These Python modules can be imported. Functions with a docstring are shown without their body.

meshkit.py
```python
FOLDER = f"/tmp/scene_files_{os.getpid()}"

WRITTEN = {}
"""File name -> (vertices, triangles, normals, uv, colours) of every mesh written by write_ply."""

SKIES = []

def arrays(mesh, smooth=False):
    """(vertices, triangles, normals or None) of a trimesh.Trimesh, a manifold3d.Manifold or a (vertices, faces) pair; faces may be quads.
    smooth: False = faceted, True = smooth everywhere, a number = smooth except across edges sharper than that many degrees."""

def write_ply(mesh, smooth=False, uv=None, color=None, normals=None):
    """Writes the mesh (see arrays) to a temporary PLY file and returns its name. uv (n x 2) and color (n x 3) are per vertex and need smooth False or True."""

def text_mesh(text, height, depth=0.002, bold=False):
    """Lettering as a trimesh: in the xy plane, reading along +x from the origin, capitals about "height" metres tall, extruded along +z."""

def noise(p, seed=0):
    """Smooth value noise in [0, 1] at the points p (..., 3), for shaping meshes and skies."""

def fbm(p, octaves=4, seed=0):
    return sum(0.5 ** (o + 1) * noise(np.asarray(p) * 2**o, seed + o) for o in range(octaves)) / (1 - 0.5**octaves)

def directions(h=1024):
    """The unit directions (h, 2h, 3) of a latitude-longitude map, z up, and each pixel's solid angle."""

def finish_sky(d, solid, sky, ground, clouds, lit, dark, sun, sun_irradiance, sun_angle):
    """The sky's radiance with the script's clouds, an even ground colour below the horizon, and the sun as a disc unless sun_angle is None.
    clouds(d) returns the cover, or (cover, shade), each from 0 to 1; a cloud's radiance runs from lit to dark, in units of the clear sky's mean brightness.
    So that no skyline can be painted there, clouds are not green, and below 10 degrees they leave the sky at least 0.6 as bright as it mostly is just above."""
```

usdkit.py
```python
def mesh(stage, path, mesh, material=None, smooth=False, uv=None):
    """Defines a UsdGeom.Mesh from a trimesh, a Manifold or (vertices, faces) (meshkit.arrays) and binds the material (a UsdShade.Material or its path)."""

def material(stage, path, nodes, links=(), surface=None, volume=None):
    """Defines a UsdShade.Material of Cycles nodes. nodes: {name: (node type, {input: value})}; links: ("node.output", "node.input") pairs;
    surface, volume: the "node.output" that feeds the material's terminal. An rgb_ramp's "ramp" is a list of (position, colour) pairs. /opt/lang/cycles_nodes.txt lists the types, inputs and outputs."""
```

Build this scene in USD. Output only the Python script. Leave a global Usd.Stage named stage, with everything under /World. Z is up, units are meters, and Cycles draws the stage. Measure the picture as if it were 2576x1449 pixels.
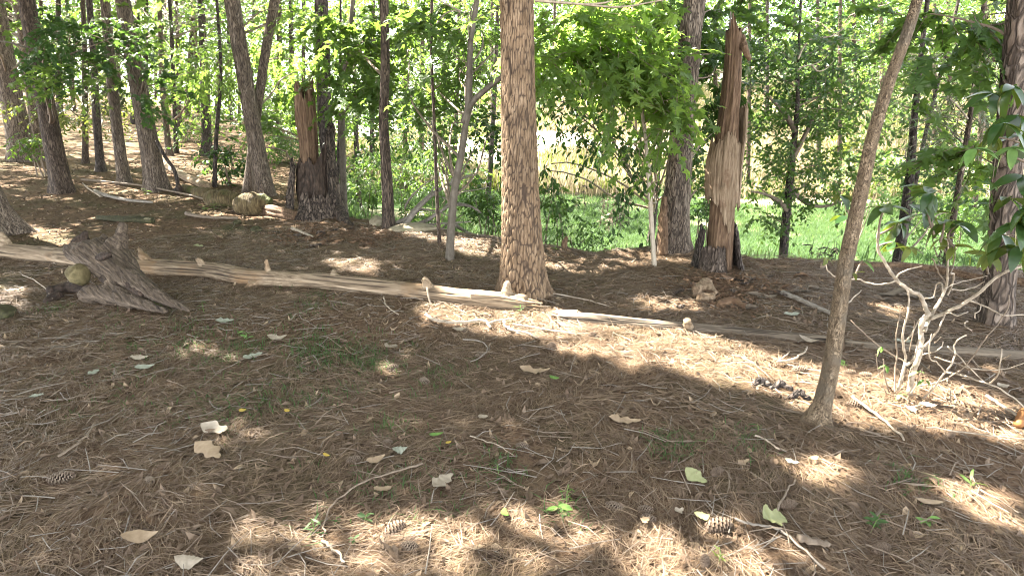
import math
import numpy as np
import trimesh, manifold3d, shapely
from shapely.geometry import Polygon
import usdkit, meshkit
from meshkit import noise, fbm
from pxr import Usd, UsdGeom, UsdLux, UsdShade, Gf, Sdf, Vt

stage = Usd.Stage.CreateInMemory()
UsdGeom.SetStageUpAxis(stage, UsdGeom.Tokens.z)
UsdGeom.SetStageMetersPerUnit(stage, 1.0)
UsdGeom.Xform.Define(stage, '/World')
UsdGeom.Scope.Define(stage, '/World/Looks')
rng = np.random.default_rng(7)

# ------------------------------------------------------------------ camera, sky, sun
EYE, PITCH, FPX = np.array([0, 0, 1.6]), math.radians(17.6), 1430.0
cam = UsdGeom.Camera.Define(stage, '/World/camera')
cam.AddTranslateOp().Set(Gf.Vec3d(*EYE))
cam.AddRotateXOp().Set(90 - math.degrees(PITCH))
cam.CreateHorizontalApertureAttr(36.0)
cam.CreateFocalLengthAttr(36.0 * FPX / 2576)
cam.CreateClippingRangeAttr((0.05, 2000.0))
cam.CreateExposureAttr(4.1)
SUN_EL = math.radians(50)
_h = np.array([-0.86, 0.51]); _h /= np.linalg.norm(_h)
SUN = np.array([_h[0] * math.cos(SUN_EL), _h[1] * math.cos(SUN_EL), math.sin(SUN_EL)])
dome = UsdLux.DomeLight.Define(stage, '/World/sky')
dome.CreateIntensityAttr(1.0)
skymat = usdkit.material(stage, '/World/Looks/sky', {
    'h': ('hsv', {'saturation': 0.25}), 's': ('sky_texture', {'sky_type': 'single_scattering', 'sun_disc': False, 'sun_elevation': SUN_EL, 'sun_rotation': math.atan2(SUN[0], SUN[1]), 'aerosol_density': 1.5}),
    'b': ('background_shader', {'strength': 0.068})}, [('s.color', 'h.color'), ('h.color', 'b.color')], surface='b.background')
UsdShade.MaterialBindingAPI.Apply(dome.GetPrim()).Bind(skymat)
sun = UsdLux.DistantLight.Define(stage, '/World/sun')
sun.CreateNormalizeAttr(True); sun.CreateIntensityAttr(1.25); sun.CreateAngleAttr(0.53); sun.CreateColorAttr(Gf.Vec3f(1.0, 0.93, 0.82))
sun.AddTransformOp().Set(Gf.Matrix4d(1.0).SetRotate(Gf.Rotation(Gf.Vec3d(0, 0, 1), Gf.Vec3d(*SUN))))

# ------------------------------------------------------------------ scene writing helpers
used = {}
def numbered(path):
    n = used.get(path, -1) + 1
    used[path] = n
    return path if n == 0 else f'{path}_{n:03d}'
def tag(prim, label=None, cat=None, group=None, kind=None):
    for k, v in (('label', label), ('category', cat), ('group', group), ('kind', kind)):
        if v: prim.SetCustomDataByKey(k, v)
def arr(m):
    if hasattr(m, 'to_mesh') or hasattr(m, 'vertices'):
        v, f, _ = meshkit.arrays(m)
        return np.asarray(v, float), np.asarray(f)
    return np.asarray(m[0], float), np.asarray(m[1])
class Thing:
    def __init__(s, name, label, cat, loc, group=None, kind=None):
        s.path = numbered('/World/' + name); s.loc = np.asarray(loc, float)
        x = UsdGeom.Xform.Define(stage, s.path); x.AddTranslateOp().Set(Gf.Vec3d(*s.loc)); s.prim = x.GetPrim()
        tag(s.prim, label, cat, group, kind)
    def part(s, name, mesh, mat, label=None, kind=None, smooth=True, parent=None):
        v, f = arr(mesh)
        if len(f) == 0: return None
        p = numbered((parent or s.path) + '/' + name)
        m = usdkit.mesh(stage, p, (v - s.loc, f), M[mat], smooth=smooth)
        tag(m.GetPrim(), label, None, None, kind)
        return p
def solo(name, mesh, mat, label, cat, group=None, kind=None, smooth=True, loc=None):
    v, f = arr(mesh)
    loc = v.mean(0) if loc is None else np.asarray(loc, float)
    m = usdkit.mesh(stage, numbered('/World/' + name), (v - loc, f), M[mat], smooth=smooth)
    m.AddTranslateOp().Set(Gf.Vec3d(*map(float, loc)))
    tag(m.GetPrim(), label, cat, group, kind)
    return m
def cat_(ms):
    ms = [arr(m) for m in ms]
    ms = [m for m in ms if len(m[1])]
    if not ms: return np.zeros((0, 3)), np.zeros((0, 3), int)
    off = np.cumsum([0] + [len(m[0]) for m in ms])
    return np.vstack([m[0] for m in ms]), np.vstack([m[1] + o for m, o in zip(ms, off)])
def quat_from(R):
    q = trimesh.transformations.quaternion_from_matrix(np.vstack([np.hstack([R, [[0], [0], [0]]]), [0, 0, 0, 1]]))
    return q
def instancer(name, label, cat, protos, pos, rot_z, scale, normals=None, idx=None, seed=0):
    """PointInstancer for things nobody could count."""
    r = np.random.default_rng(seed)
    p = numbered('/World/' + name)
    pi = UsdGeom.PointInstancer.Define(stage, p)
    tag(pi.GetPrim(), label, cat, None, 'stuff')
    rel = pi.CreatePrototypesRel()
    for k, (mesh, mat) in enumerate(protos):
        m = usdkit.mesh(stage, f'{p}/clump_{k:03d}', mesh, M[mat], smooth=False)
        rel.AddTarget(m.GetPath())
    n = len(pos)
    idx = r.integers(0, len(protos), n) if idx is None else idx
    qz = np.stack([np.cos(rot_z / 2), 0 * rot_z, 0 * rot_z, np.sin(rot_z / 2)], 1)
    if normals is not None:   # tilt so that +z follows the ground
        ax = np.stack([-normals[:, 1], normals[:, 0], 0 * normals[:, 0]], 1)
        w = 1 + normals[:, 2]
        qt = np.concatenate([w[:, None], ax], 1); qt /= np.linalg.norm(qt, axis=1, keepdims=True)
        a, b = qt, qz
        q = np.stack([a[:,0]*b[:,0]-a[:,1]*b[:,1]-a[:,2]*b[:,2]-a[:,3]*b[:,3],
                      a[:,0]*b[:,1]+a[:,1]*b[:,0]+a[:,2]*b[:,3]-a[:,3]*b[:,2],
                      a[:,0]*b[:,2]-a[:,1]*b[:,3]+a[:,2]*b[:,0]+a[:,3]*b[:,1],
                      a[:,0]*b[:,3]+a[:,1]*b[:,2]-a[:,2]*b[:,1]+a[:,3]*b[:,0]], 1)
    else: q = qz
    pi.CreateProtoIndicesAttr(Vt.IntArray.FromNumpy(idx.astype(np.int32)))
    pi.CreatePositionsAttr(Vt.Vec3fArray.FromNumpy(pos.astype(np.float32)))
    sc = np.repeat(scale[:, None], 3, 1) if np.ndim(scale) == 1 else scale
    pi.CreateScalesAttr(Vt.Vec3fArray.FromNumpy(sc.astype(np.float32)))
    pi.CreateOrientationsAttr(Vt.QuathArray([Gf.Quath(float(x[0]), float(x[1]), float(x[2]), float(x[3])) for x in q]))
    return pi

# ------------------------------------------------------------------ materials
M = {}
def pos_nodes(scale, rot=(0, 0, 0)):
    return {'g': ('geometry', {}), 'm': ('mapping', {'rotation': rot, 'scale': scale})}, [('g.position', 'm.vector')]
def surf_mat(name, ramp, scale=(1, 1, 1), rot=(0, 0, 0), nscale=6.0, detail=6, crack=None, bump=0.6, dist=0.02, rough=0.85, spec=0.2, patch=None, island=0.0, grain=None, split=None):
    """Rough natural surface: noise along a stretched grain, optional plates (voronoi cracks), optional second colour in patches."""
    n, l = pos_nodes(scale, rot)
    if grain: n['m'] = ('mapping', {'mapping_type': 'texture', 'rotation': grain[0], 'scale': (grain[1], 1, 1)})
    n['n'] = ('noise_texture', {'scale': nscale, 'detail': detail, 'roughness': 0.65})
    n['r'] = ('rgb_ramp', {'ramp': ramp})
    n['b'] = ('bump', {'strength': bump, 'distance': dist})
    n['p'] = ('principled_bsdf', {'roughness': rough, 'specular_ior_level': spec})
    l += [('m.vector', 'n.vector'), ('b.normal', 'p.normal')]
    col, hgt = 'r.color', 'n.fac'
    l.append(('n.fac', 'r.fac'))
    if crack:
        cs, cw, cc = crack      # scale, width, crack colour
        n['w'] = ('noise_texture', {'scale': cs * 0.8, 'detail': 2})
        n['wa'] = ('mix', {'mix_type': 'linear_light', 'fac': 0.12})
        n['v'] = ('voronoi_texture', {'feature': 'distance_to_edge', 'scale': cs})
        n['cr'] = ('map_range', {'from_min': 0.0, 'from_max': cw, 'to_min': 0.0, 'to_max': 1.0, 'clamp': True})
        n['cm'] = ('mix', {'color1': cc})
        n['ha'] = ('math', {'math_type': 'multiply_add', 'value2': 0.35})
        l += [('m.vector', 'w.vector'), ('m.vector', 'wa.color1'), ('w.color', 'wa.color2'), ('wa.color', 'v.vector'), ('v.distance', 'cr.value'),
              ('cr.result', 'cm.fac'), (col, 'cm.color2'), ('n.fac', 'ha.value1'), ('cr.result', 'ha.value3')]
        col, hgt = 'cm.color', 'ha.value'
    if patch:
        ps, pc, lo, hi = patch
        n['pn'] = ('noise_texture', {'scale': ps, 'detail': 5, 'roughness': 0.6})
        n['pr'] = ('map_range', {'from_min': lo, 'from_max': hi, 'to_min': 0.0, 'to_max': 1.0, 'clamp': True})
        n['pm'] = ('mix', {'color2': pc})
        l += [('g.position', 'pn.vector'), ('pn.fac', 'pr.value'), ('pr.result', 'pm.fac'), (col, 'pm.color1')]
        col = 'pm.color'
    if split:   # dark drying cracks, where the mesh is cut by them
        n['at'] = ('attribute', {'attribute': 'crack'}); n['am'] = ('mix', {'color2': split})
        l += [('at.fac', 'am.fac'), (col, 'am.color1')]; col = 'am.color'
    if island:
        n['hv'] = ('hsv', {})
        n['ir'] = ('map_range', {'to_min': 1 - island, 'to_max': 1 + island})
        l += [('g.random_per_island', 'ir.value'), ('ir.result', 'hv.value'), (col, 'hv.color')]
        col = 'hv.color'
    l += [(col, 'p.base_color'), (hgt, 'b.height')]
    M[name] = usdkit.material(stage, '/World/Looks/' + name, n, l, surface='p.BSDF')
def leaf_mat(name, c0, c1, trans, tw=0.5, rough=0.45, spec=0.35, third=None):
    """Thin leaf: two base tones picked leaf by leaf, light passing through."""
    ramp = [(0, c0), (1, c1)] if third is None else [(0, c0), (0.8, c1), (0.93, c1), (1, third)]
    t = np.asarray(trans)
    n = {'g': ('geometry', {}), 'r': ('rgb_ramp', {'ramp': ramp}),
         'rt': ('rgb_ramp', {'ramp': [(0, t * 0.75), (1, t * 1.2)]}),
         'p': ('principled_bsdf', {'roughness': rough, 'specular_ior_level': spec}), 't': ('translucent_bsdf', {}), 'x': ('mix_closure', {'fac': tw})}
    l = [('g.random_per_island', 'r.fac'), ('g.random_per_island', 'rt.fac'), ('r.color', 'p.base_color'), ('rt.color', 't.color'), ('p.BSDF', 'x.closure1'), ('t.BSDF', 'x.closure2')]
    M[name] = usdkit.material(stage, '/World/Looks/' + name, n, l, surface='x.closure')

surf_mat('litter', [(0.25, (0.022, 0.015, 0.010)), (0.42, (0.068, 0.044, 0.028)), (0.55, (0.125, 0.083, 0.052)), (0.68, (0.075, 0.05, 0.033)), (0.8, (0.22, 0.165, 0.12))],
         scale=(1, 1, 1), nscale=22, detail=9, bump=1.0, dist=0.02, rough=0.95, spec=0.05, patch=(1.1, (0.06, 0.056, 0.03), 0.48, 0.70))
surf_mat('meadow_soil', [(0.3, (0.03, 0.06, 0.015)), (0.7, (0.07, 0.13, 0.03))], nscale=5, bump=0.8, dist=0.05, patch=(0.12, (0.36, 0.30, 0.20), 0.47, 0.56))
surf_mat('dry_slope', [(0.3, (0.22, 0.17, 0.11)), (0.5, (0.40, 0.33, 0.24)), (0.7, (0.52, 0.45, 0.34))], nscale=3, detail=8, bump=1.0, dist=0.1, patch=(0.35, (0.10, 0.14, 0.05), 0.55, 0.68))
bk = lambda a: tuple(np.array(a))
M['bark_plates'] = usdkit.material(stage, '/World/Looks/bark_plates', {
    'g': ('geometry', {}), 'a': ('attribute', {'attribute': 'plate'}), 'm': ('mapping', {'scale': (1, 1, 0.3)}), 'n': ('noise_texture', {'scale': 26, 'detail': 7, 'roughness': 0.7}), 'n2': ('noise_texture', {'scale': 3.0, 'detail': 3}),
    'r': ('rgb_ramp', {'ramp': [(0.3, (0.066, 0.043, 0.025)), (0.5, (0.135, 0.092, 0.056)), (0.7, (0.225, 0.163, 0.106))]}), 'v': ('map_range', {'from_min': 0.35, 'from_max': 0.65, 'to_min': 0.75, 'to_max': 1.2}), 'h': ('hsv', {}),
    'k': ('map_range', {'from_min': 0.0, 'from_max': 0.4, 'clamp': True}), 'x': ('mix', {'color1': (0.038, 0.026, 0.018)}), 'b': ('bump', {'strength': 0.7, 'distance': 0.008}), 'p': ('principled_bsdf', {'roughness': 0.9, 'specular_ior_level': 0.15})},
    [('g.position', 'm.vector'), ('m.vector', 'n.vector'), ('g.position', 'n2.vector'), ('n.fac', 'r.fac'), ('n2.fac', 'v.value'), ('v.result', 'h.value'), ('r.color', 'h.color'), ('a.fac', 'k.value'), ('k.result', 'x.fac'), ('h.color', 'x.color2'), ('x.color', 'p.base_color'), ('n.fac', 'b.height'), ('b.normal', 'p.normal')], surface='p.BSDF')
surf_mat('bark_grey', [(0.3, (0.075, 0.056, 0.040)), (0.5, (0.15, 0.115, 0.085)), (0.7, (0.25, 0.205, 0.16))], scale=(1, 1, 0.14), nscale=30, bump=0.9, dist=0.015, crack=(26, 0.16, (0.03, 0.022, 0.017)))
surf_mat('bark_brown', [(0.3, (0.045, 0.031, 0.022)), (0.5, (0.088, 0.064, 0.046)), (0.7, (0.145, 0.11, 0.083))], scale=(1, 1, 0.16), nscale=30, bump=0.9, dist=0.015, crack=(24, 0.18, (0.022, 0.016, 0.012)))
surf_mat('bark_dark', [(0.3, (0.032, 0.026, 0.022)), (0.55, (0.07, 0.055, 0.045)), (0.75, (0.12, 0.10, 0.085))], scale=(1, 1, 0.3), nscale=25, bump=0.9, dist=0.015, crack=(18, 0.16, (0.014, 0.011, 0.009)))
surf_mat('bark_pine', [(0.3, (0.06, 0.043, 0.032)), (0.5, (0.12, 0.09, 0.068)), (0.7, (0.19, 0.152, 0.12))], scale=(1, 1, 0.28), nscale=24, bump=1.0, dist=0.02, crack=(15, 0.22, (0.04, 0.03, 0.023)))
surf_mat('bark_stump', [(0.3, (0.035, 0.025, 0.018)), (0.5, (0.078, 0.058, 0.043)), (0.7, (0.135, 0.105, 0.082))], scale=(1, 1, 0.3), nscale=24, bump=1.0, dist=0.02, crack=(15, 0.14, (0.014, 0.010, 0.008)))
surf_mat('bark_tan', [(0.3, (0.085, 0.06, 0.035)), (0.5, (0.165, 0.12, 0.074)), (0.7, (0.25, 0.19, 0.125))], scale=(1, 1, 0.5), nscale=45, bump=1.0, dist=0.01, patch=(6.0, (0.12, 0.095, 0.065), 0.52, 0.62), crack=(42, 0.12, (0.05, 0.034, 0.02)))
surf_mat('bark_smooth', [(0.3, (0.055, 0.045, 0.033)), (0.5, (0.09, 0.076, 0.058)), (0.7, (0.13, 0.112, 0.088))], scale=(1, 1, 0.6), nscale=20, bump=0.4, dist=0.005)
surf_mat('bark_pale', [(0.3, (0.20, 0.165, 0.12)), (0.7, (0.36, 0.31, 0.24))], scale=(1, 1, 0.5), nscale=30, bump=0.4, dist=0.004)
LOGR = ((0, 0, math.radians(-17)), 14)
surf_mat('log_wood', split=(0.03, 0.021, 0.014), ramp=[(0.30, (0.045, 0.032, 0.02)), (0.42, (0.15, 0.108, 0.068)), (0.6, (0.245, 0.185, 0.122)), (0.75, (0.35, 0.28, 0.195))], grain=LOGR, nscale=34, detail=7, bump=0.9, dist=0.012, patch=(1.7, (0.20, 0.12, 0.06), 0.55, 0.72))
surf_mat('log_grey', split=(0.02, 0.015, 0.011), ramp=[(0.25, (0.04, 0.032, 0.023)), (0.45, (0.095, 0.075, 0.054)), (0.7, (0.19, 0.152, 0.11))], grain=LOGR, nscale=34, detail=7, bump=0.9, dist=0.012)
surf_mat('drift_wood', [(0.3, (0.022, 0.016, 0.011)), (0.45, (0.06, 0.044, 0.031)), (0.6, (0.115, 0.086, 0.06)), (0.75, (0.19, 0.145, 0.103))], grain=((0, 0.40, -0.57), 10), nscale=55, detail=7, bump=1.0, dist=0.02)
surf_mat('rot_wood', [(0.25, (0.026, 0.015, 0.009)), (0.45, (0.078, 0.047, 0.027)), (0.62, (0.14, 0.09, 0.054)), (0.78, (0.215, 0.15, 0.095))], scale=(1, 1, 0.13), nscale=50, detail=7, bump=1.0, dist=0.015)
surf_mat('dark_rot', [(0.3, (0.012, 0.009, 0.007)), (0.55, (0.040, 0.027, 0.019)), (0.75, (0.095, 0.064, 0.044))], scale=(1, 1, 0.3), nscale=30, detail=7, bump=1.0, dist=0.02)
surf_mat('pale_wood', [(0.28, (0.045, 0.029, 0.017)), (0.45, (0.135, 0.094, 0.058)), (0.7, (0.245, 0.182, 0.12))], scale=(1, 1, 0.12), nscale=40, detail=7, bump=1.0, dist=0.012, patch=(7.0, (0.12, 0.075, 0.045), 0.56, 0.66))
surf_mat('moss_log', [(0.3, (0.022, 0.016, 0.008)), (0.48, (0.075, 0.054, 0.026)), (0.72, (0.18, 0.136, 0.068))], scale=(2.5, 0.6, 0.4), nscale=22, detail=9, bump=1.0, dist=0.04, patch=(3.5, (0.08, 0.09, 0.03), 0.55, 0.7))
surf_mat('moss', [(0.3, (0.018, 0.020, 0.008)), (0.5, (0.04, 0.036, 0.018)), (0.7, (0.055, 0.058, 0.022))], nscale=40, detail=6, bump=1.0, dist=0.01)
surf_mat('rock_yellow', [(0.3, (0.06, 0.047, 0.02)), (0.7, (0.14, 0.112, 0.055))], nscale=14, detail=8, bump=0.9, dist=0.02, patch=(8, (0.05, 0.045, 0.02), 0.55, 0.65))
surf_mat('rock_tan', [(0.3, (0.14, 0.115, 0.075)), (0.7, (0.28, 0.24, 0.165))], nscale=9, detail=8, bump=0.7, dist=0.02, patch=(5, (0.12, 0.12, 0.06), 0.55, 0.7))
surf_mat('twig_pale', [(0.3, (0.13, 0.10, 0.07)), (0.5, (0.25, 0.205, 0.15)), (0.7, (0.37, 0.31, 0.24))], nscale=26, detail=6, bump=0.4, dist=0.003, rough=0.6)
surf_mat('twig_brown', [(0.3, (0.09, 0.065, 0.045)), (0.7, (0.19, 0.15, 0.11))], nscale=40, bump=0.4, dist=0.003, rough=0.7)
surf_mat('twig_grey', [(0.3, (0.10, 0.085, 0.068)), (0.7, (0.23, 0.20, 0.165))], nscale=30, bump=0.4, dist=0.003, rough=0.7)
surf_mat('needle_rust', [(0.3, (0.112, 0.068, 0.039)), (0.7, (0.24, 0.162, 0.099))], nscale=9, bump=0.0, rough=0.55, spec=0.3, island=0.45)
surf_mat('needle_tan', [(0.3, (0.19, 0.128, 0.075)), (0.7, (0.35, 0.25, 0.155))], nscale=9, bump=0.0, rough=0.55, spec=0.3, island=0.4)
surf_mat('dead_leaf', [(0.25, (0.09, 0.055, 0.034)), (0.5, (0.18, 0.12, 0.075)), (0.75, (0.30, 0.22, 0.15))], nscale=5, detail=3, bump=0.3, dist=0.004, rough=0.7, spec=0.2, island=0.5)
surf_mat('leaf_pale', [(0.3, (0.17, 0.135, 0.095)), (0.55, (0.27, 0.225, 0.165)), (0.75, (0.35, 0.30, 0.23))], nscale=14, bump=0.4, dist=0.003, rough=0.6)
surf_mat('leaf_tan', [(0.3, (0.16, 0.11, 0.065)), (0.7, (0.30, 0.225, 0.145))], nscale=14, bump=0.4, dist=0.003, rough=0.6)
surf_mat('leaf_silver', [(0.3, (0.155, 0.165, 0.12)), (0.7, (0.26, 0.265, 0.205))], nscale=25, bump=0.3, dist=0.003, rough=0.6)
surf_mat('leaf_yellow', [(0.3, (0.28, 0.19, 0.03)), (0.7, (0.36, 0.27, 0.06))], nscale=25, bump=0.3, dist=0.003, rough=0.6)
surf_mat('leaf_lime', [(0.3, (0.17, 0.18, 0.085)), (0.7, (0.25, 0.25, 0.125))], nscale=25, bump=0.3, dist=0.003, rough=0.6)
surf_mat('leaf_fresh', [(0.3, (0.06, 0.12, 0.025)), (0.7, (0.11, 0.19, 0.045))], nscale=25, bump=0.3, dist=0.003, rough=0.5)
surf_mat('cone_brown', [(0.3, (0.055, 0.037, 0.026)), (0.6, (0.13, 0.092, 0.064)), (0.8, (0.26, 0.20, 0.15))], nscale=60, bump=0.3, dist=0.003, rough=0.6)
surf_mat('cone_tip', [(0.3, (0.10, 0.075, 0.052)), (0.7, (0.21, 0.165, 0.12))], nscale=60, bump=0.3, dist=0.003, rough=0.6)
surf_mat('wood_chip', [(0.3, (0.13, 0.07, 0.04)), (0.7, (0.30, 0.19, 0.11))], nscale=12, bump=0.4, dist=0.004, island=0.5)
surf_mat('pink_tape', [(0.3, (0.55, 0.03, 0.16)), (0.7, (0.62, 0.05, 0.20))], nscale=5, bump=0.0, rough=0.4)
surf_mat('orange_clay', [(0.3, (0.14, 0.06, 0.022)), (0.7, (0.22, 0.10, 0.035))], nscale=12, bump=0.5, dist=0.005, rough=0.7)
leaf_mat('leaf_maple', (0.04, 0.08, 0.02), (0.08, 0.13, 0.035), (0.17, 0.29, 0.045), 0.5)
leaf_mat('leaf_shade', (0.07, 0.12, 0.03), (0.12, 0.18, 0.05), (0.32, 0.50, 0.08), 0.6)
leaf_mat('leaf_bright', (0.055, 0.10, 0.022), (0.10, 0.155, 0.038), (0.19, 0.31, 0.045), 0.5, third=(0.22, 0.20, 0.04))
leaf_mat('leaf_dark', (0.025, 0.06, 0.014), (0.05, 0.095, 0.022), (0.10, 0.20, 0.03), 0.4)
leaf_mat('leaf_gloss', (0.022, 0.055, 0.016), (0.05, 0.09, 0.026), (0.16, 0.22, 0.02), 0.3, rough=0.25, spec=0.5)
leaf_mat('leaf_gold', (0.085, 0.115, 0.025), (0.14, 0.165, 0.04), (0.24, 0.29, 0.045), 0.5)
leaf_mat('leaf_grass', (0.042, 0.085, 0.024), (0.085, 0.14, 0.042), (0.12, 0.21, 0.05), 0.45, rough=0.6)
leaf_mat('leaf_cedar', (0.06, 0.075, 0.035), (0.12, 0.125, 0.07), (0.12, 0.15, 0.05), 0.3)
leaf_mat('grass_dry', (0.33, 0.27, 0.17), (0.52, 0.45, 0.31), (0.45, 0.38, 0.24), 0.3)

# ------------------------------------------------------------------ terrain
RIM = np.array([(-60, 60), (-26, 46), (-9.5, 26), (-5.6, 14), (-4.3, 10.6), (-3.3, 9.2), (-2.45, 8.45), (-1.6, 8.15), (-0.9, 7.4), (0.4, 6.6), (0.97, 6.32), (1.72, 6.6), (2.6, 6.05), (4.9, 5.6), (9, 5.2), (30, 3.5), (80, 0)], float)
def smooth(a, b, x):
    t = np.clip((x - a) / (b - a), 0, 1); return t * t * (3 - 2 * t)
def rim_distance(x, y):
    """Signed distance past the edge of the bank, positive on the meadow's side."""
    x, y = np.broadcast_arrays(np.asarray(x, float), np.asarray(y, float))
    best = np.full(x.shape, 1e9)
    for (ax, ay), (bx, by) in zip(RIM[:-1], RIM[1:]):
        dx, dy = bx - ax, by - ay
        t = np.clip(((x - ax) * dx + (y - ay) * dy) / (dx * dx + dy * dy), 0, 1)
        best = np.minimum(best, np.hypot(x - ax - t * dx, y - ay - t * dy))
    yr = np.interp(x, RIM[:, 0], RIM[:, 1])
    return np.where(y > yr, best, -best)
def base_height(x, y):
    x, y = np.asarray(x, float), np.asarray(y, float)
    d = rim_distance(x, y)
    left = np.log1p(np.exp(np.clip((-x - 4.0) / 1.5, -30, 30))) * 1.5
    hill = np.minimum(0.055 * left * smooth(5.5, 13, y), 2.6) + 0.03 * np.clip(y - 16, 0, 40) * smooth(4, 10, -x)
    drop = -1.45 * smooth(0, 2.4, d) - 0.5 * smooth(2, 12, d)
    far = 0.155 * np.log1p(np.exp(np.clip((y - 25) / 2.0, -30, 30))) * 2.0 * smooth(-2, 10, d) * smooth(-14, 2, x + 0.0 * y)
    far = np.minimum(far, 9.0)
    return hill * (1 - smooth(-1, 5, d)) + drop + far
def height(x, y):
    x, y = np.asarray(x, float), np.asarray(y, float)
    z = base_height(x, y)
    p = np.stack([x, y, 0 * x], -1)
    near = 1 - smooth(14, 30, np.hypot(x, y))
    return z + near * (0.10 * (fbm(p * 0.6, 3, 1) - 0.5) + 0.035 * (fbm(p * 3.2, 3, 2) - 0.5))
def micro(x, y): return (fbm(np.stack([x * 9, y * 9, 0 * x], -1), 3, 5) - 0.5) * 0.034 * (1 - smooth(6, 16, np.hypot(x, y)))
def normal_at(x, y):
    e = 0.05
    gx, gy = (height(x + e, y) - height(x - e, y)) / (2 * e), (height(x, y + e) - height(x, y - e)) / (2 * e)
    n = np.stack([-gx, -gy, np.ones_like(gx)], -1)
    return n / np.linalg.norm(n, axis=-1, keepdims=True)
SP, CP = math.sin(PITCH), math.cos(PITCH)
def ray(px, py):
    u, v = (px - 1288) / FPX, (py - 724.5) / FPX
    return np.array([u, CP - v * SP, -SP - v * CP])
_T = np.concatenate([np.linspace(0.5, 12, 1500), np.linspace(12.01, 90, 1500)])
def G(px, py, lift=0.0):
    """The point of the ground that a pixel of the 2576 x 1449 photograph shows."""
    d = ray(px, py); P = EYE + _T[:, None] * d
    z = height(P[:, 0], P[:, 1])
    hit = np.nonzero(P[:, 2] < z)[0]
    k = hit[0] if len(hit) else len(_T) - 1
    p = P[k].copy(); p[2] = z[k] + lift
    return p
def AT(px, py, y):
    d = ray(px, py); return EYE + d * (y / d[1])
def pxm(p):
    """Metres per pixel at a point."""
    return ((p[1]) * CP - (p[2] - EYE[2]) * SP) / FPX

def spaced(lo, hi, d0, d1, step, grow):
    out = [d0]
    while out[-1] < d1: out.append(out[-1] + step)
    s = step
    while out[-1] < hi: s *= grow; out.append(out[-1] + s)
    s = step
    while out[0] > lo: s *= grow; out.insert(0, out[0] - s)
    return np.array(out)
gx, gy = spaced(-170, 170, -5.5, 5.5, 0.06, 1.05), spaced(-60, 190, 1.0, 8.5, 0.045, 1.05)
X, Y = np.meshgrid(gx, gy)
Z = height(X, Y)
pts = np.stack([X, Y, Z], -1).reshape(-1, 3)
pts[:, 2] += micro(pts[:, 0], pts[:, 1])
i, j = np.meshgrid(np.arange(len(gy) - 1), np.arange(len(gx) - 1), indexing='ij')
a = (i * len(gx) + j).ravel()
quads = np.stack([a, a + 1, a + 1 + len(gx), a + len(gx)], 1)
fd = rim_distance(pts[:, 0], pts[:, 1]) + 0.8 * (fbm(pts * 0.9, 3, 9) - 0.5)
qd = fd[quads].mean(1); qy = pts[quads][:, :, 1].mean(1); qx = pts[quads][:, :, 0].mean(1)
isfar = (qd > 1.2) & (qy + 0.1 * qx > 23.5 + 2 * (noise(pts[quads].mean(1) * 0.4, 3) - 0.5))
ismead = (qd > 1.2) & ~isfar
def tri(q): return np.vstack([q[:, [0, 1, 2]], q[:, [0, 2, 3]]])
def compact(v, f):
    u, inv = np.unique(f, return_inverse=True); return v[u], inv.reshape(f.shape)
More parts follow.
